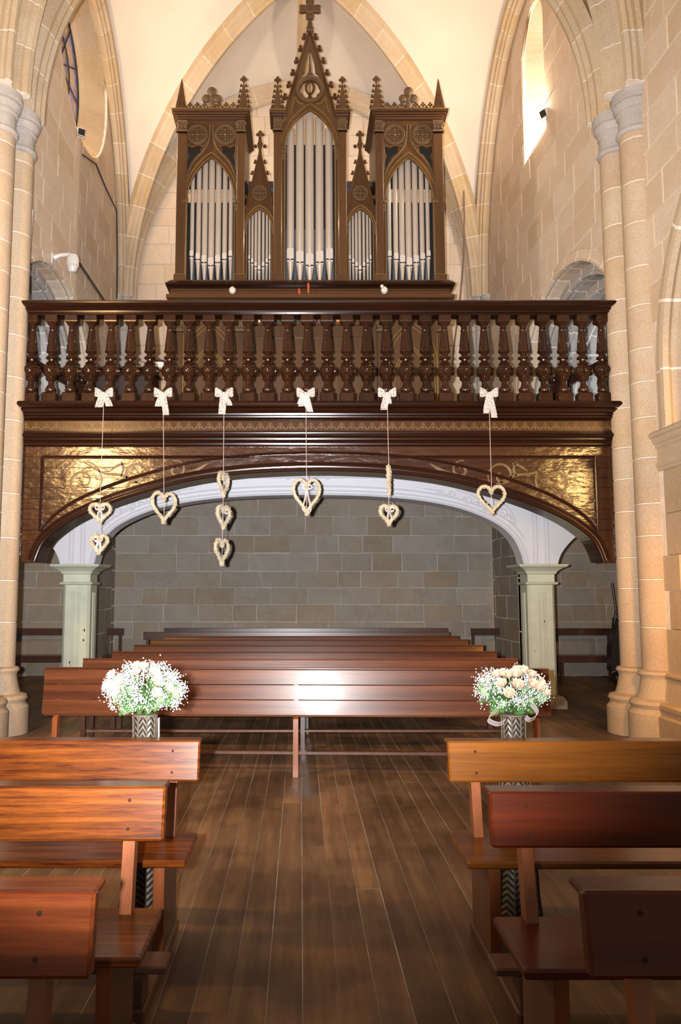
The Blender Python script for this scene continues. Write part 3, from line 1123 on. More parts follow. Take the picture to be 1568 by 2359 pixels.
# ---------------- floor: real boards over a dusty base
fl = add('floor', MB().box(-6.1, 6.2, -0.6, 15.0, -0.12, -0.0018).mesh(), M['seam'])
tag(fl, 'worn dark plank floor with pale dusty seams', kind='structure')
rnd = random.Random(8)
x = -5.4
nfl = 0
while x < 5.5:
    w = rnd.uniform(0.128, 0.150)
    y = 1.6 + rnd.uniform(-2.5, 0)
    while y < 15.0:
        L = rnd.uniform(4.2, 6.5)
        a, b = max(y, 1.6), min(y + L, 14.96)
        y += L
        if b - a < 0.2:
            continue
        if not (seen((x, min(a + 0.3, b), 0), 60) or seen((x, b, 0), 60) or seen((x, (a + b) / 2, 0), 60)):
            continue
        g = rnd.choice((0.0005, 0.0009, 0.0014, 0.0019))
        dz = rnd.uniform(-0.0015, 0.0015)
        MB().box(g - w / 2, w / 2 - g, -(b - a) / 2 + 0.0012, (b - a) / 2 - 0.0012, -0.02, 0, 0.0015).build('plank', M['floor'], fl, loc=(x + w / 2, (a + b) / 2, dz))
        nfl += 1
    x += w
for x0, x1 in ((-6.1, -5.4), (x, 6.2)):
    MB().box(x0, x1, 1.6, 14.96, -0.02, 0.0).build('aisle_boards', M['underfloor'], fl)
print('planks', nfl)
# ================================================================== gallery
GX0, GX1 = -3.27, 3.66
gal = empty('choir_gallery', (0, 0, 0), 'dark varnished gallery front with gilt frieze over a wide low arch', 'gallery')
ARCH = [(-3.30, 1.88), (-3.02, 1.90), (-2.93, 2.12), (-2.76, 2.28), (-2.55, 2.41), (-2.21, 2.56), (-1.82, 2.69), (-1.37, 2.81), (-0.97, 2.88), (-0.46, 2.93), (0.19, 2.95)]
ARCH = ARCH[1:]
ARCH = ARCH + [(0.42 - x, z) for x, z in reversed(ARCH[:-1])]
ARCHC = crspline(ARCH, 5)


def zarch(x, off=0.0):
    for (x0, z0), (x1, z1) in zip(ARCHC, ARCHC[1:]):
        if x0 <= x <= x1:
            return z0 + (z1 - z0) * (x - x0) / max(1e-6, x1 - x0) + off
    return 1.88


# horizontal boards of the spandrels, each cut to the arch
OFF = 0.10
zb = 1.90
rows = []
k = 0
while zb < 3.235:
    h = 0.118 if k % 3 else 0.128
    rows.append((zb, min(zb + h, 3.24)))
    zb += h
    k += 1
for z0, z1 in rows:
    z0 += 0.002
    z1 -= 0.002
    crown = 2.95 + 0.02
    if z0 > crown:
        polys = [[(GX0, z0), (GX1, z0), (GX1, z1), (GX0, z1)]]
    else:
        left = [(GX0, z0)]
        xs = [-3.02 + i * 0.02 for i in range(0, 162)]
        edge = [(x, zarch(x, 0.02)) for x in xs]
        seg = [(x, z) for x, z in edge if z0 < z < z1]
        xr = min([x for x, z in edge if z >= z0] or [-3.0])
        left.append((xr, z0))
        left += seg
        if crown <= z1:
            left.append((0.21, z1)); left.append((GX0, z1))
            polys = [left]
        else:
            xt = min([x for x, z in edge if z >= z1] or [0.2])
            left += [(xt, z1), (GX0, z1)]
            polys = [left]
        polys.append([(0.42 - x if x > GX0 + 1e-6 else GX1, z) for x, z in reversed(left)])
    for p in polys:
        MB().prism(p, lambda q: (q[0], 9.0, q[1]), lambda q: (q[0], 9.05, q[1])).build('board', M['gal_board'], gal)
# backing so no light leaks between boards
plate('backing', [[(GX0, 1.9)] + [(x, z + 0.03) for x, z in ARCHC] + [(GX1, 1.9), (GX1, 3.75), (GX0, 3.75)]], 9.05, 9.12, M['gal'], gal)
# end stiles
for x0, x1 in ((GX0 - 0.02, GX0 + 0.06), (GX1 - 0.06, GX1 + 0.02)):
    MB().box(x0, x1, 8.985, 9.06, 1.95, 3.24, 0.006).build('stile', M['gal'], gal)


def sweep_line(pts, prof, y):
    """prof: (offset along in-plane normal, depth toward viewer) swept along XZ polyline"""
    rr = []
    n = len(pts)
    for i, (x, z) in enumerate(pts):
        a, b = pts[max(i - 1, 0)], pts[min(i + 1, n - 1)]
        t = Vector((b[0] - a[0], b[1] - a[1])).normalized()
        nx, nz = -t.y, t.x
        rr.append([Vector((x + nx * o, y - d, z + nz * o)) for o, d in prof])
    return rr


AM = [(-0.005, -0.30), (-0.005, 0.045), (0.004, 0.062), (0.016, 0.066), (0.026, 0.056), (0.03, 0.040), (0.036, 0.040), (0.040, 0.054), (0.052, 0.056), (0.058, 0.044), (0.062, 0.030), (0.068, 0.030), (0.074, 0.040), (0.084, 0.036), (0.09, 0.022), (0.096, 0.028), (0.108, 0.026), (0.112, 0.010), (0.112, 0.0), (0.06, -0.02), (0.06, -0.30)]
MB().rings(sweep_line(ARCHC, AM, 9.0)).build('archivolt', M['gal'], gal)
# thin frames round the painted panels
fr = [(-0.018, 0), (-0.018, 0.012), (-0.006, 0.022), (0.006, 0.012), (0.018, 0.016), (0.018, 0)]
lo = [(x, zarch(x, 0.22)) for x in [-2.98 + i * 0.06 for i in range(0, 42)]]
for sgn in (1, -1):
    f = (lambda x: x) if sgn > 0 else (lambda x: 0.42 - x)
    pth = [(f(-0.62), 3.115), (f(-2.99), 3.115), (f(-2.99), lo[0][1] + 0.02)] + [(f(x), z) for x, z in lo if x > -2.97]
    pth = pth if sgn > 0 else list(reversed(pth))
    mb = MB()
    for a, b in ((0, 2), (1, 3)):
        pass
    segs = [pth[0:2], pth[1:3], pth[2:]] if sgn > 0 else [pth[:-2], pth[-3:-1], pth[-2:]]
    for sgm in segs:
        mb.rings(sweep_line(sgm, fr, 9.0))
    mb.build('panel_frame', M['gal'], gal)
MB().rings(sweep_line([(x, zarch(x, 0.22)) for x in [-0.7 + i * 0.07 for i in range(27)]], fr, 9.0)).build('panel_frame', M['gal'], gal)


# painted gold scrolls (flat paint, so very thin relief)
def spiral(cx, cz, r0, turns, a0, sgn=1, n=26):
    return [(cx + r0 * (1 - 0.8 * i / n) * math.cos(a0 + sgn * turns * 2 * PI * i / n), cz + r0 * (1 - 0.8 * i / n) * math.sin(a0 + sgn * turns * 2 * PI * i / n)) for i in range(n + 1)]


M['paint'] = plain('faded_gold_paint', (0.10, 0.054, 0.014), 0.4, var=0.35, scale=14)


def ribbon(mb, pts, w, y, d=0.0012):
    n = len(pts)
    pr = []
    for i in range(n):
        k = w * (0.35 + 0.65 * math.sin(PI * min(0.98, max(0.06, i / (n - 1)))))
        pr.append(k)
    rr = []
    for i, (x, z) in enumerate(pts):
        a, b = pts[max(i - 1, 0)], pts[min(i + 1, n - 1)]
        t = Vector((b[0] - a[0], b[1] - a[1]))
        t = t.normalized() if t.length > 1e-9 else Vector((1, 0))
        nx, nz = -t.y, t.x
        q = pr[i]
        rr.append([Vector((x + nx * o, y - dd, z + nz * o)) for o, dd in ((-q, 0), (-q * 0.7, d), (q * 0.7, d), (q, 0))])
    mb.rings(rr)


for sgn in (1, -1):
    f = (lambda x: x) if sgn > 0 else (lambda x: 0.42 - x)
    mb = MB()
    S = [spiral(2.93, 2.83, 0.24, 1.4, PI * 0.55, 1), spiral(2.33, 2.90, 0.17, 1.3, PI * 1.2, -1), spiral(1.86, 2.97, 0.11, 1.2, PI * 0.4, 1),
         crspline([(2.95, 3.07), (2.70, 2.93), (2.48, 2.90), (2.2, 2.78), (1.95, 2.86)], 5), crspline([(2.62, 2.96), (2.53, 3.02), (2.45, 3.04)], 5),
         crspline([(2.5, 2.88), (2.47, 2.98), (2.5, 3.06)], 5), crspline([(3.08, 2.70), (3.13, 2.60), (3.1, 2.5)], 5), crspline([(2.75, 2.72), (2.66, 2.66), (2.58, 2.66)], 5),
         crspline([(1.75, 2.93), (1.62, 2.97), (1.5, 3.04)], 5)]
    for s_ in S:
        ribbon(mb, [((x, z) if sgn < 0 and False else ((x if sgn > 0 else 0.42 - x), z)) for x, z in s_], 0.016, 8.999)
    if sgn > 0:
        mb.build('painted_scroll', M['paint'], gal)
    else:
        mb.build('painted_scroll', M['paint'], gal)

# moulded beam, gilt frieze and ledge
prof_low = [(9.05, 3.235), (8.985, 3.235), (8.98, 3.245), (8.985, 3.252), (8.965, 3.254), (8.962, 3.275), (8.97, 3.278), (8.955, 3.283), (8.945, 3.298), (8.955, 3.304), (8.935, 3.308), (8.932, 3.328), (8.94, 3.332), (8.925, 3.336), (8.905, 3.352), (8.90, 3.366), (8.912, 3.378), (8.925, 3.38), (8.922, 3.392), (8.945, 3.396), (8.945, 3.415), (9.05, 3.415)]
prof_up = [(9.05, 3.535), (8.955, 3.535), (8.945, 3.545), (8.955, 3.552), (8.935, 3.556), (8.918, 3.568), (8.915, 3.58), (8.928, 3.588), (8.905, 3.592), (8.90, 3.612), (8.91, 3.616), (8.885, 3.622), (8.862, 3.64), (8.852, 3.655), (8.86, 3.665), (9.05, 3.665)]
ledge = [(9.30, 3.668), (8.84, 3.668), (8.815, 3.685), (8.805, 3.71), (8.815, 3.735), (8.84, 3.745), (9.30, 3.745)]
for nm, pr, ex in (('beam_moulding', prof_low, 0.0), ('beam_moulding', prof_up, 0.02), ('ledge', ledge, 0.05)):
    MB().rings([[Vector((x, y, z)) for y, z in pr] for x in (GX0 - 0.04 - ex, GX1 + 0.04 + ex)]).build(nm, M['gal'], gal)
MB().box(GX0 - 0.02, GX1 + 0.02, 8.955, 9.06, 3.417, 3.533).build('frieze_board', M['frieze'], gal)
mb = MB()
x = GX0 + 0.03
i = 0
while x < GX1 - 0.05:
    pitch = 0.118
    for a, b, c in ((0.0, 0.06, 0.055), (pitch, 0.06, -0.055)):
        ribbon(mb, crspline([(x + a, 3.43), (x + a + c * 0.4, 3.455), (x + a + c, 3.515)], 3), 0.008, 8.9545)
    ribbon(mb, [(x + 0.059, 3.432), (x + 0.059, 3.47), (x + 0.059, 3.50)], 0.009, 8.9545)
    for q in (-0.024, 0.024):
        ribbon(mb, crspline([(x + 0.059, 3.44), (x + 0.059 + q, 3.465), (x + 0.059 + q * 0.5, 3.49)], 3), 0.006, 8.9545)
    x += pitch
tag(mb.build('gilt_leaf_pattern', M['paint'], gal), kind='stuff')

gfl = tag(MB().box(-5.95, 5.95, 9.13, 14.93, 3.45, 3.60).build('floor_gallery', M['bench_dark']), 'dark boarded gallery floor', kind='structure')

# ---------------- balustrade
bal = empty('gallery_balustrade', (0, 0, 0), 'dark turned balustrade of thirty balusters along the gallery edge', 'balustrade')
rail = [(9.12, 4.815), (8.90, 4.815), (8.895, 4.835), (8.87, 4.845), (8.875, 4.862), (8.845, 4.878), (8.82, 4.90), (8.815, 4.92), (8.83, 4.935), (9.18, 4.935), (9.19, 4.90), (9.14, 4.87), (9.12, 4.84)]
MB().rings([[Vector((x, y, z)) for y, z in rail] for x in (-3.37, 3.75)]).build('handrail', M['gal'], bal)
MB().box(-3.3, 3.68, 8.93, 9.09, 4.795, 4.816).build('under_rail', M['gal'], bal)
bp = [(0.030, 0.055), (0.056, 0.06), (0.058, 0.075), (0.035, 0.095), (0.056, 0.165), (0.062, 0.185), (0.066, 0.20), (0.050, 0.218), (0.034, 0.24), (0.036, 0.27)]
H0 = 3.7465
lat = [(0.063, 0.148), (0.068, 0.163), (0.064, 0.180), (0.046, 0.20), (0.036, 0.235), (0.036, 0.262), (0.058, 0.285), (0.066, 0.30), (0.050, 0.315)]
lat2 = [(0.050, 0.465), (0.066, 0.475), (0.05, 0.495), (0.036, 0.51), (0.04, 0.525), (0.068, 0.54), (0.068, 0.555), (0.042, 0.572), (0.036, 0.59), (0.05, 0.605), (0.066, 0.615), (0.068, 0.63),
        (0.060, 0.645), (0.058, 0.70), (0.055, 0.712), (0.057, 0.722), (0.054, 0.732), (0.039, 0.868), (0.042, 0.872), (0.042, 0.884), (0.037, 0.89), (0.036, 0.935), (0.052, 0.945), (0.058, 0.955), (0.05, 0.962)]
mb = MB()
mb.box(-0.085, 0.085, -0.07, 0.07, 0.0, 0.125, 0.012)
mb.lathe([(0.075, 0.125), (0.06, 0.14), (0.063, 0.148)], 14)
mb.lathe(lat, 14)
# rounded cube of the lower knop
kn = []
for zz, rr_ in ((0.312, 0.055), (0.325, 0.068), (0.355, 0.088), (0.375, 0.093), (0.405, 0.093), (0.425, 0.088), (0.452, 0.070), (0.467, 0.054)):
    kn.append((rr_ * 1.02, zz))
mb.lathe(kn, 8, phase=PI / 8, smooth=False)
mb.lathe(lat2, 14)
mb.box(-0.074, 0.074, -0.07, 0.07, 0.985, 1.052, 0.006)
mb.rings([[Vector((sx_ * w, sy_ * w * 0.9, z)) for sx_, sy_ in ((-1, -1), (1, -1), (1, 1), (-1, 1))] for w, z in ((0.046, 0.955), (0.070, 0.972), (0.074, 0.988))])
bme = mb.mesh('baluster')
bme.materials.append(M['baluster'])
rme = MB().lathe([(0.055, 0.0), (0.055, 0.012), (0.046, 0.020), (0.04, 0.012), (0.032, 0.012), (0.030, 0.022), (0.020, 0.024), (0.018, 0.014), (0.014, 0.03), (0.001, 0.036)], 14).mesh('rosette')
rme.materials.append(M['baluster'])
for i in range(30):
    x = -3.156 + (3.545 + 3.156) * i / 29
    b = add('baluster', bme, None, bal, (x, 9.0, H0), (0, 0, random.uniform(-0.03, 0.03)))
    add('rosette', rme, None, b, (0, -0.086, 0.39), (PI / 2, 0, 0))
    if i in (0, 1, 28, 29) or True:
        add('rosette', rme, None, b, (0.084, 0, 0.39), (0, PI / 2, 0))
# dark pilasters where the balustrade meets the pillars
for x0, x1 in ((-3.36, -3.25), (3.63, 3.74)):
    MB().box(x0, x1, 8.95, 9.08, 3.747, 4.80, 0.006).build('end_post', M['gal'], bal)

# ---------------- white arch on pale green columns
wa = empty('white_arch', (0, 0, 0), 'white painted timber arch with carved scrolls standing on two green columns', 'arch')
YW = 10.80
CL, CR = -3.07, 3.30            # column centres
inner = crspline([(-2.84, 1.94), (-2.79, 2.13), (-2.68, 2.33), (-2.45, 2.52), (-1.99, 2.71), (-1.39, 2.83), (-0.65, 2.89), (0.115, 2.905)], 5)
inner = inner + [(0.23 - x, z) for x, z in reversed(inner[:-1])]
wing = crspline([(-3.30, 1.94), (-3.34, 2.06), (-3.42, 2.18), (-3.56, 2.32), (-3.75, 2.45)], 4)
outer = inner + [(0.23 - x, z) for x, z in wing] + [(3.98, 3.42), (-3.75, 3.42)] + list(reversed(wing))
plate('arch_face', [outer], YW, YW + 0.34, M['white'], wa, 0.006)
lm = [(-0.012, 0), (-0.010, 0.016), (0, 0.022), (0.010, 0.016), (0.012, 0)]
for off in (0.015, 0.055):
    pts = []
    for i, (x, z) in enumerate(inner):
        a, b = inner[max(i - 1, 0)], inner[min(i + 1, len(inner) - 1)]
        t = Vector((b[0] - a[0], b[1] - a[1])).normalized()
        pts.append((x - t.y * off, z + t.x * off))
    MB().rings(sweep_line(pts, lm, YW)).build('edge_moulding', M['white'], wa)
up = []
for i, (x, z) in enumerate(inner):
    a, b = inner[max(i - 1, 0)], inner[min(i + 1, len(inner) - 1)]
    t = Vector((b[0] - a[0], b[1] - a[1])).normalized()
    if z > 2.25:
        up.append((x - t.y * 0.115, z + t.x * 0.115))
MB().rings(sweep_line(up, lm, YW)).build('edge_moulding', M['white'], wa)
for zz in (3.14, 3.19):
    MB().rings(sweep_line([(-2.0, zz), (2.2, zz)], lm, YW)).build('cross_moulding', M['white'], wa)
for cx in (CL, CR):
    for dx in (-0.10, -0.055, 0.055, 0.10):
        MB().rings(sweep_line([(cx + dx, 1.95), (cx + dx, 3.0)], lm, YW)).build('flute_moulding', M['white'], wa)
for sgn in (1, -1):
    mb = MB()
    g = (lambda q: q) if sgn > 0 else (lambda q: 0.23 - q)
    for cx, cz, r, tn, a0, sg in ((2.80, 2.66, 0.080, 1.5, 2.2, 1), (2.56, 2.74, 0.072, 1.4, 0.4, -1), (2.32, 2.83, 0.065, 1.4, 2.2, 1), (2.10, 2.90, 0.05, 1.2, 3.4, -1), (2.92, 2.54, 0.05, 1.2, 5.2, 1), (1.92, 2.94, 0.04, 1.2, 1.0, -1)):
        mb.tube([(g(x), YW - 0.008, z) for x, z in spiral(cx, cz, r, tn, a0, sg, 22)], [0.014 * (1 - 0.4 * i / 22) for i in range(23)], 6)
    for cv in (((2.95, 2.46), (2.93, 2.62), (2.82, 2.76), (2.64, 2.84)), ((2.66, 2.66), (2.5, 2.80), (2.35, 2.90), (2.15, 2.96)), ((2.1, 2.86), (1.9, 2.95), (1.7, 2.985))):
        mb.tube([(g(x), YW - 0.006, z) for x, z in crspline(cv, 5)], 0.011, 6)
    for cx, cz, sx_, sz_ in ((2.88, 2.58, 0.03, 0.055), (2.68, 2.68, 0.05, 0.026), (2.43, 2.78, 0.05, 0.026)):
        mb.ball((g(cx), YW - 0.002, cz), 1.0, 10, sx_, 0.02, sz_)
    mb.build('carved_scroll', M['white'], wa)
mb = MB()
for sgn in (1, -1):
    mb.tube([(0.1 + sgn * x, YW - 0.008, z) for x, z in spiral(0.09, 2.96, 0.06, 1.2, 0.6, -1, 18)], 0.010, 6)
    mb.tube([(0.1 + sgn * x, YW - 0.008, z) for x, z in crspline([(0.02, 3.13), (0.2, 3.16), (0.27, 3.11), (0.32, 3.14)], 4)], 0.009, 6)
mb.build('carved_cartouche', M['white'], wa)


def column(cx, label, wide, side):
    r = empty('green_column', (cx, YW + 0.02 + wide / 2, 0), label, 'column')
    w = wide / 2
    sh = MB()
    ch = 0.035
    poly = [(-w, -w + ch), (-w + ch, -w), (w - ch, -w), (w, -w + ch), (w, w), (-w, w)]
    sh.prism(poly, lambda p: (p[0], p[1], 0.16), lambda p: (p[0], p[1], 1.70))
    sh.build('shaft', M['green'], r)
    for a in (0, PI / 2, -PI / 2):
        mt = Matrix.Rotation(a, 4, 'Z')
        p = MB()
        for x0, x1 in ((-0.055, -0.035), (0.035, 0.055)):
            p.box(x0, x1, -w - 0.014, -w, 0.32, 1.56, 0.004, mt)
        p.box(-0.055, 0.055, -w - 0.012, -w + 0.002, 1.545, 1.562, 0.003, mt)
        p.box(-0.022, 0.022, -w - 0.012, -w, 0.34, 1.53, 0.005, mt)
        p.build('panel_moulding', M['green'], r)
    def cap(pr, nm):
        rr = [[Vector((sx_ * q, sy_ * q, z)) for sx_, sy_ in ((-1, -1), (1, -1), (1, 1), (-1, 1))] for q, z in pr]
        MB().rings(rr).build(nm, M['green'], r)
    cap([(w, 1.655), (w + 0.03, 1.665), (w + 0.04, 1.68), (w + 0.03, 1.695), (w, 1.70)], 'astragal')
    cap([(w, 1.70), (w, 1.80), (w + 0.02, 1.815), (w + 0.03, 1.84), (w + 0.06, 1.865), (w + 0.10, 1.89), (w + 0.13, 1.90), (w + 0.15, 1.92), (w + 0.15, 1.935), (w + 0.10, 1.94)], 'capital')
    mb = MB().rings([[Vector((sx_ * q, sy_ * q, z)) for sx_, sy_ in ((-1, -1), (1, -1), (1, 1), (-1, 1))] for q, z in ((w + 0.09, 0), (w + 0.09, 0.10), (w + 0.05, 0.16), (w, 0.17))])
    mb.build('plinth', M['back'], r)
    rnd = random.Random(int(cx * 10))
    for _ in range(4):
        q = rnd.uniform(0.003, 0.011)
        x0, z0 = rnd.uniform(-0.13, 0.13), rnd.uniform(0.55, 1.3)
        MB().prism([(x0 + q * math.cos(2 * PI * i / 7) * rnd.uniform(0.6, 1.3), z0 + 2 * q * math.sin(2 * PI * i / 7) * rnd.uniform(0.6, 1.3)) for i in range(7)],
                   lambda p: (p[0], -w - 0.0012, p[1]), lambda p: (p[0], -w + 0.003, p[1])).build('paint_chip', M['chip'], r)
    return r


column(CL, 'pale green column with chipped paint beside the long benches, nearer the round window', 0.37, -1)
column(CR, 'pale green column with chipped paint behind the rose bouquet on the lancet side', 0.37, 1)

# ---------------- stair rails seen through the balusters
def stair_rail(sx, x0, label):
    r = empty('stair_railing', (0, 0, 0), label, 'railing')
    p0, p1 = Vector((x0, 10.6, 4.35)), Vector((x0 + sx * 1.35, 10.35, 5.05))
    d = (p1 - p0)
    bn = Vector((0, 1, 0))
    up = d.cross(bn).normalized()
    if up.z < 0:
        up = -up
    MB().rings([[p + bn * a + up * b for a, b in ((-0.05, -0.06), (-0.05, 0.05), (0.05, 0.05), (0.05, -0.06))] for p in (p0, p1)]).build('sloping_rail', M['gal'], r)
    MB().box(x0 - 0.06, x0 + 0.06, 10.54, 10.66, 3.60, 4.40, 0.01).build('newel_post', M['gal'], r)
    MB().ball((x0, 10.6, 4.47), 0.075, 12).build('newel_ball', M['gal'], r)
    for i in range(1, 7):
        p = p0.lerp(p1, i / 7)
        z1 = p.z - 0.05
        MB().lathe([(0.028, 3.6), (0.03, 3.72), (0.02, 3.76), (0.032, 3.9), (0.024, z1 - 0.25), (0.034, z1 - 0.2), (0.022, z1 - 0.15), (0.026, z1)], 8, (p.x, p.y, 0)).build('spindle', M['baluster'], r)
    b = MB().rings([[Vector((p.x, p.y + a, 3.60 + b)) for a, b in ((-0.04, 0), (-0.04, 0.12), (0.04, 0.12), (0.04, 0))] for p in (p0, p1)])
    b.build('bottom_rail', M['gal'], r)
    return r


stair_rail(1, 3.52 - 0.02, 'dark stair railing with ball newel climbing behind the balusters by the lancet wall')
stair_rail(-1, -3.02, 'dark stair railing climbing behind the balusters under the round window')
# ================================================================== organ
XC, YO = 0.15, 11.8
org = empty('pipe_organ', (XC, YO, 3.60), 'brown Gothic pipe organ with gilt edges, tall spires and tin pipes in the gallery', 'pipe organ')
ZO = 3.60
# everything below is written in organ coordinates: x from the centre line, y from the front, absolute z


def ob(mb, name, m, parent=org):
    me = mb.mesh(name)
    me.transform(Matrix.Translation((0, 0, -ZO)))
    return add(name, me, m, parent)


def opl(name, loops, y0, y1, m, parent=org, bev=0.0):
    me = plate_mesh(loops, y0, y1, bev)
    me.transform(Matrix.Translation((0, 0, -ZO)))
    return add(name, me, m, parent)


def tube2(mb, pts, r, y, seg=6, closed=False):
    return mb.tube([(x, y, z) for x, z in pts], r, seg, closed)


def pyr(mb, cx, cz0, cz1, w, y, n=4):
    """tapering square spire"""
    mb.rings([[Vector((cx + sx_ * q, y + sy_ * q, z)) for sx_, sy_ in ((-1, -1), (1, -1), (1, 1), (-1, 1))] for q, z in ((w, cz0), (w * 0.92, cz0 + 0.1 * (cz1 - cz0)), (0.004, cz1))])


def crocket(mb, x, y, z, s, sx_):
    """little curled leaf growing outwards"""
    mb.tube([(x - sx_ * s * 0.2, y, z), (x + sx_ * s * 0.55, y, z + s * 0.1), (x + sx_ * s * 0.8, y, z + s * 0.65)], [s * 0.42, s * 0.42, s * 0.3], 5)
    mb.ball((x + sx_ * s * 0.75, y, z + s * 0.85), s * 0.55, 7)
    mb.ball((x + sx_ * s * 1.0, y, z - s * 0.12), s * 0.62, 7)


def finial(mb, x, y, z, s):
    mb.lathe([(s * 0.25, 0), (s * 0.5, s * 0.2), (s * 0.2, s * 0.45), (s * 0.2, s * 0.7)], 8, (x, y, z))
    for dx, dz in ((-s * 0.65, s * 1.0), (s * 0.65, s * 1.0), (0, s * 1.75)):
        mb.ball((x + dx, y, z + dz), s * 0.55, 8, sy=0.7)
    mb.ball((x, y, z + s * 1.15), s * 0.5, 8, sy=0.7)


def pinnacle(cx, z0, z1, w, y, crock=True):
    mb = MB()
    pyr(mb, cx, z0, z1 - (0.13 if crock else 0), w, y)
    if crock:
        n = 5
        for i in range(n):
            t = i / n
            z = z0 + 0.08 + (z1 - 0.2 - z0) * t
            q = w * (1 - (z - z0) / (z1 - z0))
            for s in (-1, 1):
                crocket(mb, cx + s * q * 0.9, y, z, 0.036 - 0.012 * t, s)
        finial(mb, cx, y, z1 - 0.15, 0.05)
    else:
        tube2(mb, [(cx - w * 0.5, z0 + 0.02), (cx, z0 + 0.32), (cx + w * 0.5, z0 + 0.02)], 0.006, y - w * 0.9)
        mb.ball((cx, y - w * 0.75, z0 + 0.25), 0.02, 6)
    ob(mb, 'pinnacle', M['organ'])


def mould_arch(x0, x1, zs, za, y, base, fat=0.035, gap=0.045):
    """two rolls and a gilt bead round a pointed opening"""
    mb = MB()
    a = [(x0, base)] + pointed(x0, x1, zs, za, 12) + [(x1, base)]
    o = [(x0 - gap, zs - 0.02)] + pointed(x0 - gap, x1 + gap, zs, za + gap * 1.7, 12) + [(x1 + gap, zs - 0.02)]
    tube2(mb, a, 0.014, y + 0.005)
    mid = pointed(x0 - gap / 2, x1 + gap / 2, zs, za + gap * 0.85, 12)
    tube2(mb, mid, fat * 0.6, y)
    ob(mb, 'arch_moulding', M['organ'])
    g = MB()
    tube2(g, o, 0.010, y - 0.006)
    tube2(g, [(x - 0.0, z) for x, z in a], 0.007, y - 0.012)
    ob(g, 'gilt_bead', M['gilt'])


def small_capital(x, z, y, s=0.05):
    mb = MB()
    mb.box(x - s, x + s, y - 0.03, y + 0.03, z + s * 2.1, z + s * 2.5)
    mb.box(x - s * 0.8, x + s * 0.8, y - 0.025, y + 0.03, z - s * 1.9, z - s * 1.6)
    for i in range(3):
        mb.ball((x - s * 0.5 + s * 0.5 * i, y - 0.02, z + s * (1.4 if i % 2 else 1.0)), s * 0.5, 6)
        mb.ball((x - s * 0.4 + s * 0.4 * i, y - 0.015, z - s * 0.5), s * 0.42, 6)
    mb.box(x - s * 0.7, x + s * 0.7, y - 0.012, y + 0.02, z - s * 1.6, z + s * 2.1)
    ob(mb, 'carved_capital', M['organ_carve'])


def big_capital(x0, x1, z0, z1, y):
    mb = MB()
    mb.box(x0, x1, y - 0.02, y + 0.05, z0, z1)
    mb.box(x0 - 0.015, x1 + 0.015, y - 0.04, y + 0.05, z0, z0 + 0.02)
    n = 3
    for i in range(n):
        cx = x0 + (x1 - x0) * (i + 0.5) / n
        tube2(mb, spiral(cx, z1 - 0.06, 0.035, 1.2, 0.5, 1 if i % 2 else -1, 12), 0.012, y - 0.03)
        mb.ball((cx, y - 0.025, z0 + 0.07), 0.028, 6)
    ob(mb, 'carved_capital', M['organ_carve'])


def rosette_panel(cx, cz, r, y):
    mb = MB()
    tube2(mb, circle(cx, cz, r, 24), r * 0.10, y, 6, True)
    tube2(mb, circle(cx, cz, r * 0.84, 24), r * 0.05, y - 0.006, 6, True)
    for i in range(4):
        a = PI / 4 + PI / 2 * i
        tube2(mb, circle(cx + r * 0.42 * math.cos(a), cz + r * 0.42 * math.sin(a), r * 0.30, 12), r * 0.055, y, 5, True)
        mb.ball((cx + r * 0.42 * math.cos(a), y, cz + r * 0.42 * math.sin(a)), r * 0.12, 6)
        b = PI / 2 * i
        tube2(mb, [(cx, cz), (cx + r * 0.85 * math.cos(b), cz + r * 0.85 * math.sin(b))], r * 0.05, y, 5)
    mb.ball((cx, y - 0.004, cz), r * 0.14, 8)
    ob(mb, 'carved_rosette', M['organ_carve'])


def pipe_mesh(r, foot, mouth0, mouth1, top, name='pipe'):
    mb = MB()
    mb.lathe([(max(0.008, r * 0.22), foot), (r * 0.97, mouth0 - 0.004), (r, mouth0), (r, top)], 14)
    return mb


def pipes(xs, rs, foot, m0, m1, tops, y):
    for x, r, a, b, t in zip(xs, rs, m0, m1, tops):
        me = pipe_mesh(r, foot, a, b, t).mesh('pipe')
        me.transform(Matrix.Translation((0, 0, -ZO)))
        p = add('pipe', me, M['pipe'], org, (x, y, 0))
        mo = MB()
        w = r * 0.86
        # raised mouth: flat upper lip with round shoulders, dark slit and lower lip
        pts = [(-w, a + 0.012), (w, a + 0.012), (w, b - w * 0.4), (w * 0.8, b - w * 0.1), (w * 0.4, b), (-w * 0.4, b), (-w * 0.8, b - w * 0.1), (-w, b - w * 0.4)]
        mo.prism(pts, lambda q: (q[0], -r - 0.006, q[1] - ZO), lambda q: (q[0], -r * 0.35, q[1] - ZO))
        mo.build('mouth', M['mouth'], p)
        sl = MB().box(-w, w, -r * 0.97, -r * 0.4, a - 0.012 - ZO, a + 0.012 - ZO)
        sl.build('slit', M['organ_dark'], p)
        lw = MB().box(-w * 0.96, w * 0.96, -r - 0.004, -r * 0.4, a - 0.034 - ZO, a - 0.012 - ZO)
        lw.build('lower_lip', M['mouth'], p)


BASE = 6.36
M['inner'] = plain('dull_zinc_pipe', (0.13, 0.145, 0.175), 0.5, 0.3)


def archh(x0, x1, zs, za, xs, r):
    pts = pointed(x0, x1, zs, za, 16)
    out = []
    for x in xs:
        c = [z for (a, z) in pts if abs(a - x) <= r + 0.03]
        out.append(max(c) + 0.03 if c else zs + 0.2)
    return out


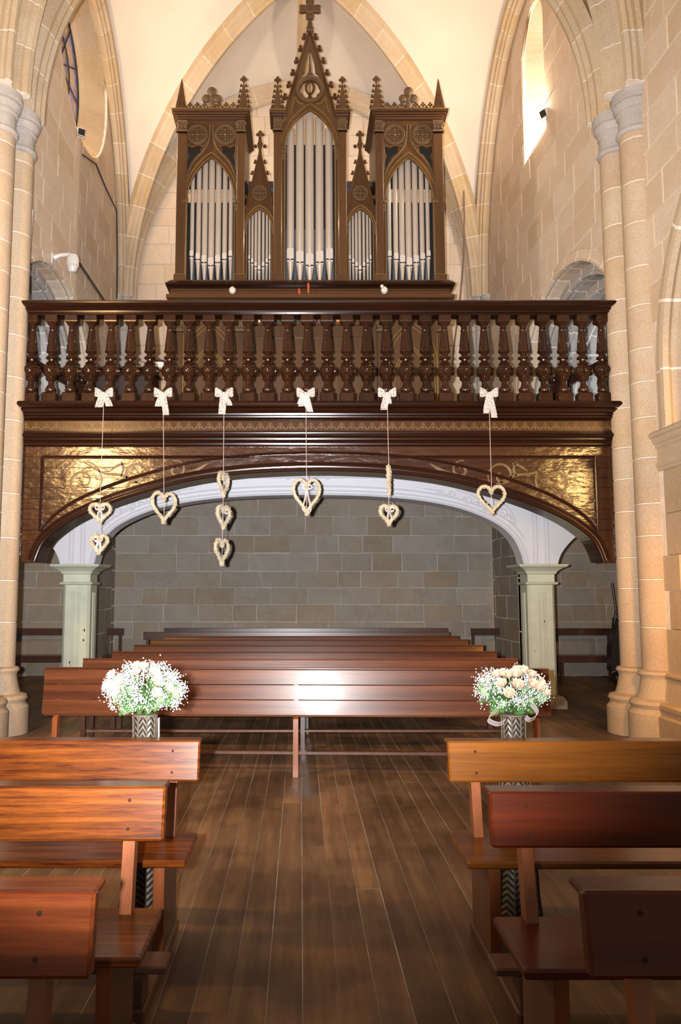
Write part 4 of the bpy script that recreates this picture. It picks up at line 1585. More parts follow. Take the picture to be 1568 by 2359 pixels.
for s in (-1, 1):
    # ---- side tower
    a, b = 1.03, 2.10
    x0, x1 = (a, b) if s > 0 else (-b, -a)
    ox0, ox1 = (1.185, 1.94) if s > 0 else (-1.94, -1.185)
    oc = (ox0 + ox1) / 2
    arch = [(ox0, BASE + 0.01)] + pointed(ox0, ox1, 7.70, 8.41, 12) + [(ox1, BASE + 0.01)]

    def tref(cx, cz, k):
        # three-lobed dark opening pointing down
        pts = []
        for aa in range(0, 12):
            t = PI * 0.0 + 2 * PI * aa / 12
            rr_ = 0.085 + 0.035 * math.cos(3 * (t - PI / 2 - 0.35 * k))
            pts.append((cx + rr_ * math.cos(t), cz + 0.03 + rr_ * math.sin(t)))
        return pts
    tl = []
    for sd in (-1, 1):
        tx = oc + sd * 0.255
        # triangle with cusped sides between arch and stile
        tl.append([(tx + sd * 0.115, 8.60), (tx + sd * 0.04, 8.565), (tx - sd * 0.02, 8.60), (tx - sd * 0.10, 8.59), (tx - sd * 0.075, 8.54), (tx - sd * 0.085, 8.49), (tx - sd * 0.02, 8.455), (tx + sd * 0.02, 8.40),
                   (tx + sd * 0.075, 8.31), (tx + sd * 0.118, 8.215), (tx + sd * 0.115, 8.36), (tx + sd * 0.085, 8.43), (tx + sd * 0.115, 8.50)])
    opl('tower_front', [[(x0, BASE), (x1, BASE), (x1, 9.05), (x0, 9.05)], arch] + tl, 0.0, 0.05, M['organ'])
    for q in tl:
        mx_, mz_ = sum(p[0] for p in q) / len(q), sum(p[1] for p in q) / len(q)
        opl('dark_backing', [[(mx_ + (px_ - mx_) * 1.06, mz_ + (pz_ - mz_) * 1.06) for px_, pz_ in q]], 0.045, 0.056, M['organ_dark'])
    for sa, sb in ((b - 0.155, b), (a, a + 0.125)):
        q0, q1 = (sa, sb) if s > 0 else (-sb, -sa)
        ob(MB().box(q0, q1, -0.045, 0.0, BASE, 8.80, 0.008), 'stile', M['organ'])
        ob(MB().box(q0 - 0.02, q1 + 0.02, -0.065, 0.0, BASE, BASE + 0.10, 0.008), 'stile_foot', M['organ'])
        ob(MB().box(q0 - 0.021, q1 + 0.021, -0.067, 0.0, BASE + 0.10, BASE + 0.108), 'gilt_bead', M['gilt'])
        big_capital(q0, q1, 8.80, 9.00, -0.045)
    mould_arch(ox0, ox1, 7.70, 8.41, -0.01, BASE + 0.02)
    for q in (ox0 - 0.03, ox1 + 0.03):
        small_capital(q, 7.60, -0.01)
    # ogee ribs above the arch
    mb = MB()
    for sd in (-1, 1):
        tube2(mb, crspline([(oc + sd * 0.40, 8.02), (oc + sd * 0.30, 8.30), (oc + sd * 0.14, 8.50), (oc + sd * 0.05, 8.66), (oc + sd * 0.02, 8.95)], 5), 0.016, -0.005)
        tube2(mb, crspline([(oc + sd * 0.39, 8.62), (oc + sd * 0.3, 8.585), (oc + sd * 0.21, 8.62), (oc + sd * 0.12, 8.60), (oc + sd * 0.06, 8.68)], 4), 0.010, -0.005)
        tube2(mb, [(oc + sd * 0.39, 8.2), (oc + sd * 0.39, 9.0)], 0.012, -0.003)
    ob(mb, 'ogee_tracery', M['organ_carve'])
    for sd in (-1, 1):
        rosette_panel(oc + sd * 0.222, 8.785, 0.155, -0.012)
    # cornice
    for (e, z0, z1, dd) in ((0.0, 9.02, 9.05, 0.03), (0.02, 9.05, 9.075, 0.05), (0.05, 9.075, 9.10, 0.08), (0.08, 9.10, 9.14, 0.11)):
        ob(MB().box(x0 - e, x1 + e, -dd - 0.04, 1.0, z0, z1, 0.008), 'cornice', M['organ_x'])
    ob(MB().box(x0 - 0.083, x1 + 0.083, -0.152, -0.10, 9.132, 9.146), 'gilt_bead', M['gilt'])
    # cresting
    mb = MB()
    n = 7
    cw = 0.80 / n
    for i in range(n):
        cx = oc - 0.40 + cw * (i + 0.5)
        if i == 3:
            continue
        tube2(mb, [(cx - cw / 2, 9.235), (cx - cw * 0.3, 9.20), (cx, 9.19), (cx + cw * 0.3, 9.20), (cx + cw / 2, 9.235)], 0.012, -0.06, 5)
        tube2(mb, [(cx - cw * 0.2, 9.14), (cx, 9.20), (cx + cw * 0.2, 9.14)], 0.012, -0.06, 5)
        tube2(mb, [(cx, 9.19), (cx, 9.25)], 0.011, -0.06, 5)
        for dx, dz in ((-0.022, 9.255), (0.022, 9.255), (0, 9.285)):
            mb.ball((cx + dx, -0.06, dz), 0.017, 6)
    mb.box(oc - 0.42, oc + 0.42, -0.09, 0.0, 9.14, 9.165)
    ob(mb, 'cresting', M['organ'])
    mb = MB()
    mb.lathe([(0.06, 9.14), (0.05, 9.20), (0.065, 9.22), (0.065, 9.25), (0.035, 9.27), (0.04, 9.30)], 8, (oc, -0.06, 0))
    for dx, dz, rr_ in ((-0.085, 9.36, 0.07), (0.085, 9.36, 0.07), (0, 9.48, 0.075), (0, 9.38, 0.07)):
        mb.ball((oc + dx, -0.06, dz), rr_, 10, sy=0.6)
    mb.ball((oc, -0.11, 9.40), 0.035, 8)
    ob(mb, 'trefoil_finial', M['organ_carve'])
    pinnacle(s * 1.055, 9.14, 9.79, 0.075, -0.05)
    pinnacle(s * 2.04, 9.14, 9.70, 0.085, -0.05, False)
    # carcase
    for q in (x0, x1 - 0.03):
        ob(MB().box(q, q + 0.03, 0.05, 1.0, BASE, 9.02), 'side_panel', M['organ'])
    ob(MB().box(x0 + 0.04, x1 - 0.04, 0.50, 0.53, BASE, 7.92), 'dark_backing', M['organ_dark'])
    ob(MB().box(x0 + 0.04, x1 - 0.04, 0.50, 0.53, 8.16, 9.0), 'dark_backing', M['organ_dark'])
    # seven pipes
    px = [s * (-1.857 + 0.0) + 0 for _ in ()]
    off = [-0.306, -0.205, -0.106, 0.0, 0.108, 0.212, 0.306]
    rad = [0.034, 0.040, 0.046, 0.050, 0.046, 0.040, 0.034]
    mid = [abs(i - 3) for i in range(7)]
    m0 = [6.665 + 0.052 * k for k in mid]
    m1 = [m + 0.135 - 0.012 * k for m, k in zip(m0, mid)]
    pipes([oc + o for o in off], rad, BASE, m0, m1, archh(ox0, ox1, 7.70, 8.41, [oc + o for o in off], 0.04), 0.135)

    # ---- small gabled bay
    a, b = 0.575, 1.03
    x0, x1 = (a, b) if s > 0 else (-b, -a)
    oc = s * 0.795
    w = 0.20
    arch = [(oc - w, BASE + 0.01)] + pointed(oc - w, oc + w, 7.27, 7.575, 10) + [(oc + w, BASE + 0.01)]
    opl('bay_front', [[(x0, BASE), (x1, BASE), (x1, 7.62), (oc + 0.205, 7.66), (oc + 0.012, 8.50), (oc - 0.012, 8.50), (oc - 0.205, 7.66), (x0, 7.62)], arch], 0.03, 0.08, M['organ'])
    mould_arch(oc - w, oc + w, 7.27, 7.575, 0.02, BASE + 0.02, 0.022, 0.03)
    for q in (oc - w - 0.012, oc + w + 0.012):
        small_capital(q, 7.20, 0.02, 0.03)
    rosette_panel(oc, 7.823, 0.115, 0.015)
    mb = MB()
    for sd in (-1, 1):
        tube2(mb, [(oc + sd * 0.20, 7.66), (oc + sd * 0.006, 8.49)], 0.016, 0.02)
        tube2(mb, [(oc + sd * 0.05, 7.97), (oc + sd * 0.05, 8.12), (oc, 8.30)], 0.007, 0.025)
        tube2(mb, [(oc + sd * 0.10, 7.94), (oc + sd * 0.085, 8.02), (oc + sd * 0.05, 8.06)], 0.006, 0.025)
        tube2(mb, crspline([(oc + sd * 0.19, 7.62), (oc + sd * 0.10, 7.68), (oc, 7.62)], 4), 0.008, 0.022)
        for t in (0.12, 0.36, 0.60, 0.82):
            crocket(mb, oc + sd * (0.205 * (1 - t) + 0.01), 0.04, 7.66 + 0.84 * t, 0.036, sd)
    mb.lathe([(0.03, 8.46), (0.02, 8.56), (0.045, 8.66), (0.03, 8.69), (0.022, 8.76)], 8, (oc, 0.04, 0))
    finial(mb, oc, 0.04, 8.76, 0.055)
    for sd in (-1, 1):
        mb.ball((oc + sd * 0.075, 0.04, 8.62), 0.032, 6)
    ob(mb, 'gable_crockets', M['organ'])
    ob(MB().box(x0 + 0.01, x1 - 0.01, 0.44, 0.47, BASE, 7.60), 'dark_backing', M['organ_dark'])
    off = [-0.165, -0.116, -0.063, -0.008, 0.055, 0.112, 0.158]
    rad = [0.017, 0.020, 0.023, 0.025, 0.023, 0.020, 0.017]
    m0 = [6.60 + 0.058 * k for k in mid]
    m1 = [m + 0.075 for m in m0]
    pipes([oc + o for o in off], rad, BASE, m0, m1, archh(oc - w, oc + w, 7.27, 7.575, [oc + o for o in off], 0.02), 0.13)

    # low trefoil-headed board and blue swell box seen past the small gables
    mb = MB()
    mb.box(min(s * 0.58, s * 1.02), max(s * 0.58, s * 1.02), 0.52, 0.56, 7.55, 8.10)
    ob(mb, 'swell_box', M['organ'])

# swell box behind the centre
M['bluebox'] = plain('blue_grey_paint', (0.07, 0.085, 0.11), 0.6)
ob(MB().box(-1.02, 1.02, 0.62, 1.0, 7.9, 8.36, 0.01), 'swell_box', M['bluebox'])

# ---- centre tower
arch = [(-0.40, BASE + 0.01)] + pointed(-0.40, 0.40, 8.53, 9.21, 14) + [(0.40, BASE + 0.01)]
outer = [(-0.57, BASE), (0.57, BASE), (0.57, 9.06), (0.435, 9.06), (0.425, 9.15), (0.012, 10.57), (-0.012, 10.57), (-0.425, 9.15), (-0.435, 9.06), (-0.57, 9.06)]
tri = lambda sd: [(sd * 0.008, 10.24), (sd * 0.012, 10.0), (sd * 0.022, 9.85), (sd * 0.05, 9.82), (sd * 0.035, 9.79), (sd * 0.06, 9.775), (sd * 0.10, 9.775), (sd * 0.155, 9.755), (sd * 0.14, 9.80), (sd * 0.115, 9.83), (sd * 0.085, 9.855), (sd * 0.07, 10.0)]
opl('centre_front', [outer, arch, tri(1), tri(-1), circle(0, 9.555, 0.165, 28)], 0.0, 0.05, M['organ'])
for s in (-1, 1):
    q0, q1 = (0.445, 0.575) if s > 0 else (-0.575, -0.445)
    ob(MB().box(q0, q1, -0.05, 0.0, BASE, 8.82, 0.008), 'stile', M['organ'])
    ob(MB().box(q0 - 0.02, q1 + 0.02, -0.065, 0.0, BASE, BASE + 0.10, 0.008), 'stile_foot', M['organ'])
    big_capital(q0, q1, 8.82, 9.02, -0.05)
    for e, z0, z1, dd in ((0.01, 9.03, 9.06, 0.03), (0.035, 9.06, 9.09, 0.06), (0.065, 9.09, 9.14, 0.09)):
        ob(MB().box(q0 - e, q1 + e, -dd - 0.04, 0.35, z0, z1, 0.008), 'cornice', M['organ_x'])
    ob(MB().box(q0 - 0.067, q1 + 0.067, -0.132, -0.09, 9.132, 9.146), 'gilt_bead', M['gilt'])
    pinnacle(s * 0.515, 9.14, 9.78, 0.07, -0.05)
    small_capital(s * 0.415, 8.44, -0.01, 0.045)
    ob(MB().box(min(s * 0.54, s * 0.57), max(s * 0.54, s * 0.57), 0.05, 1.0, BASE, 9.02), 'side_panel', M['organ'])
mould_arch(-0.40, 0.40, 8.53, 9.21, -0.01, BASE + 0.02, 0.045, 0.055)
mb = MB()
for sd in (-1, 1):
    tube2(mb, [(sd * 0.40, 9.15), (sd * 0.012, 10.55)], 0.022, -0.01)
    for i in range(7):
        t = 0.05 + i * 0.145
        crocket(mb, sd * (0.425 * (1 - t) + 0.012), 0.02, 9.15 + 1.42 * t, 0.058, sd)
ob(mb, 'gable_crockets', M['organ'])
mb = MB()
tube2(mb, circle(0, 9.555, 0.21, 32), 0.022, -0.02, 6, True)
tube2(mb, circle(0, 9.555, 0.175, 32), 0.014, -0.01, 6, True)
ob(mb, 'tracery_ring', M['organ_carve'])
mb = MB()
tube2(mb, [(0, 9.39), (0, 9.73)], 0.009, 0.02, 5)
for sd in (-1, 1):
    tube2(mb, crspline([(sd * 0.02, 9.70), (sd * 0.055, 9.65), (sd * 0.06, 9.57), (sd * 0.025, 9.50), (-sd * 0.012, 9.46), (sd * 0.0, 9.41)], 5), 0.019, 0.02, 6)
    tube2(mb, crspline([(sd * 0.165, 9.50), (sd * 0.125, 9.475), (sd * 0.115, 9.43), (sd * 0.05, 9.405), (sd * 0.01, 9.44)], 5), 0.016, 0.02, 6)
    tube2(mb, crspline([(sd * 0.02, 9.72), (sd * 0.08, 9.69), (sd * 0.13, 9.65), (sd * 0.16, 9.57)], 4), 0.014, 0.02, 6)
ob(mb, 'tracery_scroll', M['organ'])
mb = MB()
for sd in (-1, 1):
    tube2(mb, crspline([(sd * 0.30, 9.16), (sd * 0.26, 9.34), (sd * 0.24, 9.42), (sd * 0.19, 9.33), (sd * 0.10, 9.30)], 5), 0.010, -0.005)
ob(mb, 'gilt_line', M['gilt'])
# cross on the gable
mb = MB()
mb.box(-0.055, 0.055, -0.04, 0.07, 10.55, 10.61, 0.008)
mb.rings([[Vector((sx_ * q, 0.015 + sy_ * 0.03, z)) for sx_, sy_ in ((-1, -1), (1, -1), (1, 1), (-1, 1))] for q, z in ((0.045, 10.61), (0.02, 10.78), (0.045, 10.86))])
ob(mb, 'cross_stem', M['organ'])
cz, kx = 10.945, 0.165
cp = []
for i in range(4):
    a = PI / 2 * i
    for u_, v_ in ((0.045, -0.045), (kx * 0.82, -0.06), (kx, -0.045), (kx * 0.94, 0), (kx, 0.045), (kx * 0.82, 0.06)):
        cp.append((u_ * math.cos(a) - v_ * math.sin(a), cz + u_ * math.sin(a) + v_ * math.cos(a)))
opl('cross', [cp], -0.02, 0.05, M['organ'], bev=0.006)
mb = MB()
tube2(mb, circle(0, cz, 0.075, 20), 0.012, -0.02, 6, True)
ob(mb, 'cross_ring', M['organ_carve'])
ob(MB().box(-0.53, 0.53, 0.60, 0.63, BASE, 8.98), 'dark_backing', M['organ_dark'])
xs = [-0.312, -0.160, -0.006, 0.152, 0.306]
rs = [0.062, 0.066, 0.070, 0.066, 0.062]
pipes(xs, rs, BASE, [6.77, 6.72, 6.665, 6.72, 6.77], [6.955, 6.91, 6.865, 6.91, 6.955], [8.97, 9.17, 9.22, 9.17, 8.97], 0.15)
# duller pipes standing further back
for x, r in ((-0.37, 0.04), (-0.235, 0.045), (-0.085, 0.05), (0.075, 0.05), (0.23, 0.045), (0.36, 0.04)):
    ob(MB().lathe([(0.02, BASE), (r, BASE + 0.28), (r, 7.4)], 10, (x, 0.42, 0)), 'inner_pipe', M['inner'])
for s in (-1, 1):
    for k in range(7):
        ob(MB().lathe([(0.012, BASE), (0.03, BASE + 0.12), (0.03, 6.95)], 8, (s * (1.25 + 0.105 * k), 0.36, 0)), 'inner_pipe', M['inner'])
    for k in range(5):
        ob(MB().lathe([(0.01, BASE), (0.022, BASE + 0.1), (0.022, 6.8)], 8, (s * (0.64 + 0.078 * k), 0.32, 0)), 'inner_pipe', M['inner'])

# ---- base mouldings and the lower case
for e, z0, z1, dd in ((2.16, 6.20, 6.225, 0.10), (2.19, 6.225, 6.25, 0.13), (2.225, 6.25, 6.30, 0.17), (2.20, 6.30, 6.33, 0.14), (2.17, 6.33, 6.362, 0.10)):
    ob(MB().box(-e, e, -dd, 1.02, z0, z1, 0.010), 'base_moulding', M['gal'] if dd > 0.12 else M['organ_x'])
ob(MB().box(-2.165, 2.165, -0.08, 1.0, 6.06, 6.20, 0.006), 'base_board', M['organ_x'])
ob(MB().box(-2.19, 2.19, -0.30, 1.0, 6.00, 6.06, 0.01), 'base_shelf', M['organ_x'])
ob(MB().box(-2.12, 2.12, 0.02, 1.0, ZO, 6.0), 'lower_case', M['organ'])
for s in (-1, 1):
    for q in (1.03, 1.97):
        q0, q1 = (q, q + 0.13) if s > 0 else (-q - 0.13, -q)
        ob(MB().box(q0, q1, -0.04, 0.02, ZO, 6.0, 0.006), 'stile', M['organ'])
        big_capital(q0, q1, 5.55, 5.75, -0.04)
    oc = s * 1.565
    g = MB()
    for k, (w, z) in enumerate(((0.39, 5.72), (0.355, 5.66), (0.30, 5.35), (0.275, 5.31))):
        tube2(g, [(oc - w, ZO + 0.1)] + pointed(oc - w, oc + w, z - 0.62, z, 10) + [(oc + w, ZO + 0.1)], 0.009, 0.012)
    tube2(g, [(oc - 0.40, ZO + 0.1), (oc - 0.40, 5.74), (oc + 0.40, 5.74), (oc + 0.40, ZO + 0.1)], 0.010, 0.012)
    ob(g, 'gilt_panel_lines', M['gilt'])
# console cupboard with music desk
ob(MB().box(-0.92, 0.92, -0.28, 0.02, ZO, 5.56), 'console', M['organ'])
ob(MB().box(-0.95, 0.95, -0.34, 0.0, 5.56, 5.60, 0.008), 'music_shelf', M['organ_x'])
for x0, x1, z0, z1 in ((-0.92, -0.84, ZO, 5.56), (0.84, 0.92, ZO, 5.56), (-0.05, 0.05, ZO, 5.56), (-0.84, 0.84, 5.38, 5.56), (-0.84, 0.84, 4.86, 4.98), (-0.5, -0.42, ZO, 4.86), (0.42, 0.5, ZO, 4.86), (-0.84, 0.84, ZO, 3.95)):
    ob(MB().box(x0, x1, -0.31 - (0.004 if z1 - z0 > 0.5 else 0.0), -0.28, z0, z1 - (0.002 if z1 - z0 > 0.5 else 0), 0.006), 'console_rail', M['organ'])

# books on the music shelf, candles and lamps on the base shelf: things of their own
M['book_green'] = plain('green_cloth', (0.02, 0.09, 0.06), 0.7)
M['book_cream'] = plain('cream_paper', (0.80, 0.66, 0.50), 0.8)
M['book_red'] = plain('red_cover', (0.30, 0.03, 0.04), 0.6)
M['book_grey'] = plain('grey_cloth', (0.09, 0.11, 0.11), 0.7)
M['paper'] = plain('white_print', (0.8, 0.8, 0.76), 0.8)
M['book_orange'] = plain('orange_print', (0.7, 0.24, 0.03), 0.6)
yb = YO - 0.33


def book(x, w, h, m, label, tilt=0.0, extra=None):
    o = empty('book', (x, yb + 0.06, 5.602), label, 'book', 'music books on the organ desk')
    MB().box(-w / 2, w / 2, -0.02, 0.20, 0.0, h, 0.003).build('cover', m, o)
    MB().box(-w / 2 + 0.004, w / 2 - 0.004, -0.012, 0.204, 0.004, h + 0.001).build('pages', M['book_cream'], o)
    if extra:
        extra(o, w)
    o.rotation_euler = (0, tilt, 0)
    return o


def text(o, s, size, loc, m, rot=(PI / 2, 0, 0)):
    cu = bpy.data.curves.new('lettering', 'FONT')
    cu.body = s
    cu.size = size
    cu.align_x = 'CENTER'
    cu.extrude = 0.0008
    t = bpy.data.objects.new('lettering', cu)
    me = bpy.data.meshes.new_from_object(t)
    bpy.data.objects.remove(t)
    return add('lettering', me, m, o, loc, rot)


bx = lambda u: W(u, 732, yb)[0]
book(bx(596.5), 0.028, 0.22, M['book_cream'], 'narrow cream music book standing furthest from the lancet wall on the organ desk')
book(bx(627), 0.042, 0.22, M['book_cream'], 'wider cream music book beside the plain green one on the organ desk')
book(bx(640), 0.055, 0.20, M['book_green'], 'plain green music book next to the wider cream book on the organ desk')
book(bx(680.5), 0.088, 0.22, M['book_green'], 'green music book with small white lettering on the organ desk', 0, lambda o, w: [text(o, 'Bach', 0.055, (-0.002, -0.0215, 0.10), M['paper'], (PI / 2, -PI / 2, 0))])
book(bx(724), 0.052, 0.22, M['book_red'], 'red music book with a white letter K on the organ desk', 0, lambda o, w: [text(o, 'K', 0.085, (0, -0.0215, 0.03), M['paper'])])
book(bx(734), 0.040, 0.22, M['book_grey'], 'dark grey music book beside the red one with the letter K', 0, lambda o, w: [text(o, 'BK', 0.03, (0, -0.0215, 0.05), M['paper'])])
book(bx(774), 0.105, 0.215, M['book_green'], 'green and orange music book nearest the lancet wall on the organ desk', 0,
     lambda o, w: [MB().prism([(0.03 + 0.032 * math.cos(2 * PI * i / 14), 0.05 + 0.032 * math.sin(2 * PI * i / 14)) for i in range(14)], lambda p: (p[0], -0.0216, p[1]), lambda p: (p[0], -0.018, p[1])).build('orange_print', M['book_orange'], o)])


def candle(u, v0, v1, y, holder, label, tilt=0.0):
    p0, p1 = W(u, v0, y), W(u, v1, y)
    zt = p1.z
    o = empty('candle', (p0.x, y, 6.06), label, 'candle')
    o.rotation_euler = (0, tilt, 0)
    hb = 0.0
    if holder:
        mb = MB().lathe([(0.05, 0), (0.05, 0.012), (0.02, 0.03), (0.014, 0.04), (0.03, 0.05), (0.018, 0.06), (0.022, 0.075), (0.022, 0.09), (0.018, 0.09)], 12)
        mb.tube([(0.03, 0, 0.02), (0.07, 0, 0.04), (0.06, 0, 0.075), (0.03, 0, 0.07)], 0.006, 5)
        mb.build('candlestick', M['brass'], o)
        hb = 0.085
    else:
        MB().lathe([(0.03, 0), (0.03, 0.02), (0.018, 0.03)], 10).build('candlestick', M['brass'], o)
        hb = 0.02
    MB().lathe([(0.018, hb), (0.017, zt - 6.06 - 0.03), (0.004, zt - 6.06 - 0.008)], 10).build('wax', M['candle'], o)
    MB().tube([(0, 0, zt - 6.06 - 0.012), (0.002, 0, zt - 6.06 + 0.006)], 0.0025, 5).build('wick', M['cable'], o)


candle(690, 689, 663, YO - 0.2, False, 'shorter red candle leaning slightly on the shelf of the organ', -0.09)
candle(710, 689, 650, YO - 0.2, True, 'taller red candle in a brass candlestick on the organ shelf')


def globe(u, v, label, bulb):
    p = W(u, v, YO - 0.2)
    o = empty('desk_lamp', (p.x, YO - 0.2, 6.06), label, 'lamp')
    MB().lathe([(0.045, 0), (0.045, 0.01), (0.012, 0.02), (0.012, 0.035)], 12).build('foot', M['brass'], o)
    MB().lathe([(0.012, 0.03), (0.04, 0.05), (0.055, 0.085), (0.05, 0.115), (0.03, 0.135)], 14).build('glass_globe', M['mouth'], o)
    if bulb:
        MB().ball((-0.035, 0.0, 0.155), 0.028, 10).build('bulb', M['whiteplastic'], o)
    MB().lathe([(0.03, 0.133), (0.022, 0.15), (0.001, 0.155)], 10).build('cap', M['brass'], o)


globe(535, 683, 'small polished globe lamp on the organ shelf toward the round window', False)
globe(885, 681, 'small polished globe lamp with a white bulb on the organ shelf toward the lancet', True)

# dark cabinet with oddments left of the organ
cb = empty('music_cabinet', (-2.95 + 0.28, 11.5, ZO), 'low dark cabinet beside the organ case, behind the balusters', 'cabinet')
zt = W(330, 845, 11.2).z - ZO
MB().box(-0.44, 0.50, -0.3, 0.28, 0.04, zt - 0.04, 0.01).build('body', M['chestnut'], cb)
MB().box(-0.47, 0.53, -0.33, 0.31, zt - 0.04, zt, 0.012).build('top', M['chestnut'], cb)
for x0, x1 in ((-0.40, 0.02), (0.04, 0.46)):
    d = MB().box(x0, x1, -0.315, -0.3, 0.10, zt - 0.10, 0.006).build('door', M['chestnut'], cb)
    MB().ball((x0 + 0.05 if x0 > 0 else x1 - 0.05, -0.33, zt * 0.55), 0.016, 8).build('knob', M['brass'], d)
MB().box(-0.42, 0.48, -0.28, 0.26, 0.0, 0.04).build('plinth', M['chestnut'], cb)
q = W(316, 842, 11.4)
o = empty('desk_tape_holder', (q.x, 11.4, ZO + zt), 'small grey wire-handled holder on the dark cabinet', 'holder')
MB().box(-0.05, 0.13, -0.05, 0.05, 0.0, 0.06, 0.01).build('body', M['grey'], o)
MB().lathe([(0.035, -0.05), (0.035, 0.0)], 12, (0, 0, 0), mtx=Matrix.Translation((-0.04, -0.03, 0.045)) @ Matrix.Rotation(PI / 2, 4, 'X')).build('roll', M['black'], o)
MB().tube([(0.01, 0, 0.06), (0.02, 0, 0.15), (0.12, 0, 0.12), (0.12, 0, 0.06)], 0.005, 5).build('wire_handle', M['cable'], o)
q = W(367, 840, 11.4)
o = empty('white_box', (q.x, 11.4, ZO + zt), 'white box with a black lid on the dark cabinet next to the organ', 'box')
MB().box(-0.07, 0.07, -0.06, 0.06, 0.0, 0.12, 0.005).build('body', M['whiteplastic'], o)
MB().box(-0.075, 0.075, -0.065, 0.065, 0.12, 0.15, 0.005).build('lid', M['black'], o)
# ================================================================== near pews
def near_pew(sx, y, xe, wd, label, lean=0.035, gap=False):
    """sx=-1: the pew runs to the -x side from its aisle end xe; y: depth of the backrest"""
    L = 2.55
    o = empty('church_pew', (xe + sx * L / 2, y, 0), label, 'pew', 'pews beside the aisle')
    a, b = -L / 2, L / 2
    up = MB()
    mt = Matrix.Translation((0, 0, 0.68)) @ Matrix.Rotation(-math.atan(lean / 0.18), 4, 'X')
    up.box(a, b, -0.022, 0.026, 0.0, 0.182, 0.008, mt)
    up.build('backrest', wd, o)
    MB().box(a + 0.003, b - 0.003, 0.02, 0.13, 0.836, 0.858, 0.006).build('book_ledge', wd, o)
    MB().box(a + 0.005, b - 0.005, -0.36, 0.03, 0.412, 0.444, 0.008).build('seat', wd, o)
    e = sx * -L / 2                       # aisle end in local x
    for k in (e + sx * 0.125, sx * L / 2 - sx * 0.125):
        x0, x1 = k - 0.021, k + 0.021
        p = MB()
        p.rings([[Vector((x0, ya, z)), Vector((x1, ya, z)), Vector((x1, yb_, z)), Vector((x0, yb_, z))] for ya, yb_, z in ((-0.035, 0.03, 0.444), (0.02, 0.075, 0.72), (0.05, 0.095, 0.837))])
        p.build('post', M['pew_post'], o)
        MB().box(x0, x1, -0.31, 0.04, 0.05, 0.412, 0.005).build('leg', M['pew_leg'], o)
        MB().box(x0 - 0.003, x1 + 0.003, -0.318, -0.306, 0.05, 0.412, 0.003).build('leg_edge', M['pew_post'], o)
        MB().box(x0 - 0.012, x1 + 0.012, -0.76, 0.05, 0.0, 0.055, 0.008).build('floor_runner', M['pew_leg'], o)
        MB().box(x0, x1, -0.745, -0.615, 0.055, 0.168, 0.005).build('kneeler_bracket', M['pew_leg'], o)
        for z in (0.72, 0.815):
            mtx = mt @ Matrix.Translation((k, -0.0225, z - 0.68)) @ Matrix.Rotation(PI / 2, 4, 'X')
            MB().lathe([(0.0065, -0.004), (0.0065, 0.0005)], 10, mtx=mtx).build('peg', M['chip'], o)
    MB().box(a + 0.02, b - 0.02, -0.74, -0.61, 0.168, 0.196, 0.006).build('kneeler', M['pew_leg'], o)
    return o


near_pew(-1, 3.75, -0.47, M['pew'], 'striped orange-brown pew behind two others, with a white bouquet rising behind it')
near_pew(-1, 2.875, -0.482, M['pew'], 'brightly striped orange pew standing second from the picture edge on the white bouquet side')
near_pew(-1, 1.885, -0.475, M['pew_near'], 'reddish orange pew closest to the camera on the white bouquet side')
near_pew(1, 3.735, 0.685, M['pew_gold'], 'golden brown pew in front of the rose bouquet, with two dark pegs')
near_pew(1, 2.80, 0.655, M['pew_red'], 'dark red-brown pew standing second from the picture edge on the rose bouquet side')
near_pew(1, 1.885, 0.655, M['pew_red'], 'darkest red pew closest to the camera on the rose bouquet side')


# ================================================================== far benches
def far_bench(y, x0, x1, zt, wd, label, front=False, n=3, rz=0.0):
    o = empty('long_bench', ((x0 + x1) / 2, y, 0), label, 'bench', None, rz)
    L = (x1 - x0) / 2
    lean = R(7.2 if front else 9)
    mt = Matrix.Translation((0, 0, zt - 0.385)) @ Matrix.Rotation(-lean, 4, 'X')
    h = 0.385 / n
    for i in range(n):
        MB().box(-L, L, -0.016, 0.016, i * h + 0.0015, (i + 1) * h - 0.0015, 0.003, mt).build('board', wd, o)
    MB().box(-L - 0.004, L + 0.004, -0.02, 0.055, 0.385, 0.402, 0.005, mt).build('top_rail', wd, o)
    ks = (-L + 0.13, 0.0 if front else 0.02, L - 0.13)
    for k in ks:
        kk = k if not front or k else 0.02
        p = MB()
        p.rings([[Vector((kk - 0.022, ya, z)), Vector((kk + 0.022, ya, z)), Vector((kk + 0.022, yb_, z)), Vector((kk - 0.022, yb_, z))] for ya, yb_, z in ((-0.075, -0.02, 0.0), (-0.045, 0.025, zt - 0.41), (0.022, 0.065, zt - 0.38), (0.085 if not front else 0.07, 0.12, zt - 0.03))])
        p.build('leg', M['pew_post'] if front else M['bench_dark'], o)
    if front:
        MB().box(-L + 0.05, L - 0.05, 0.10, 0.17, 0.150, 0.178, 0.004).build('foot_rail', M['pew_leg'], o)
        for k in (-L + 0.75, L - 0.85):
            MB().box(k - 0.02, k + 0.02, 0.11, 0.16, 0.0, 0.150).build('rail_foot', M['pew_leg'], o)
        MB().box(-L, L, 0.03, 0.055, zt - 0.402, zt - 0.378, 0.003).build('lower_rail', wd, o)
    else:
        MB().box(-L, L, -0.42, -0.03, 0.415, 0.445, 0.006).build('seat', wd, o)
        for k in ks:
            MB().box(k - 0.022, k + 0.022, -0.38, -0.33, 0.0, 0.415).build('leg', M['bench_dark'], o)
        MB().box(-L + 0.05, L - 0.05, -0.17, -0.10, 0.150, 0.175, 0.004).build('foot_rail', M['pew_leg'], o)
    return o


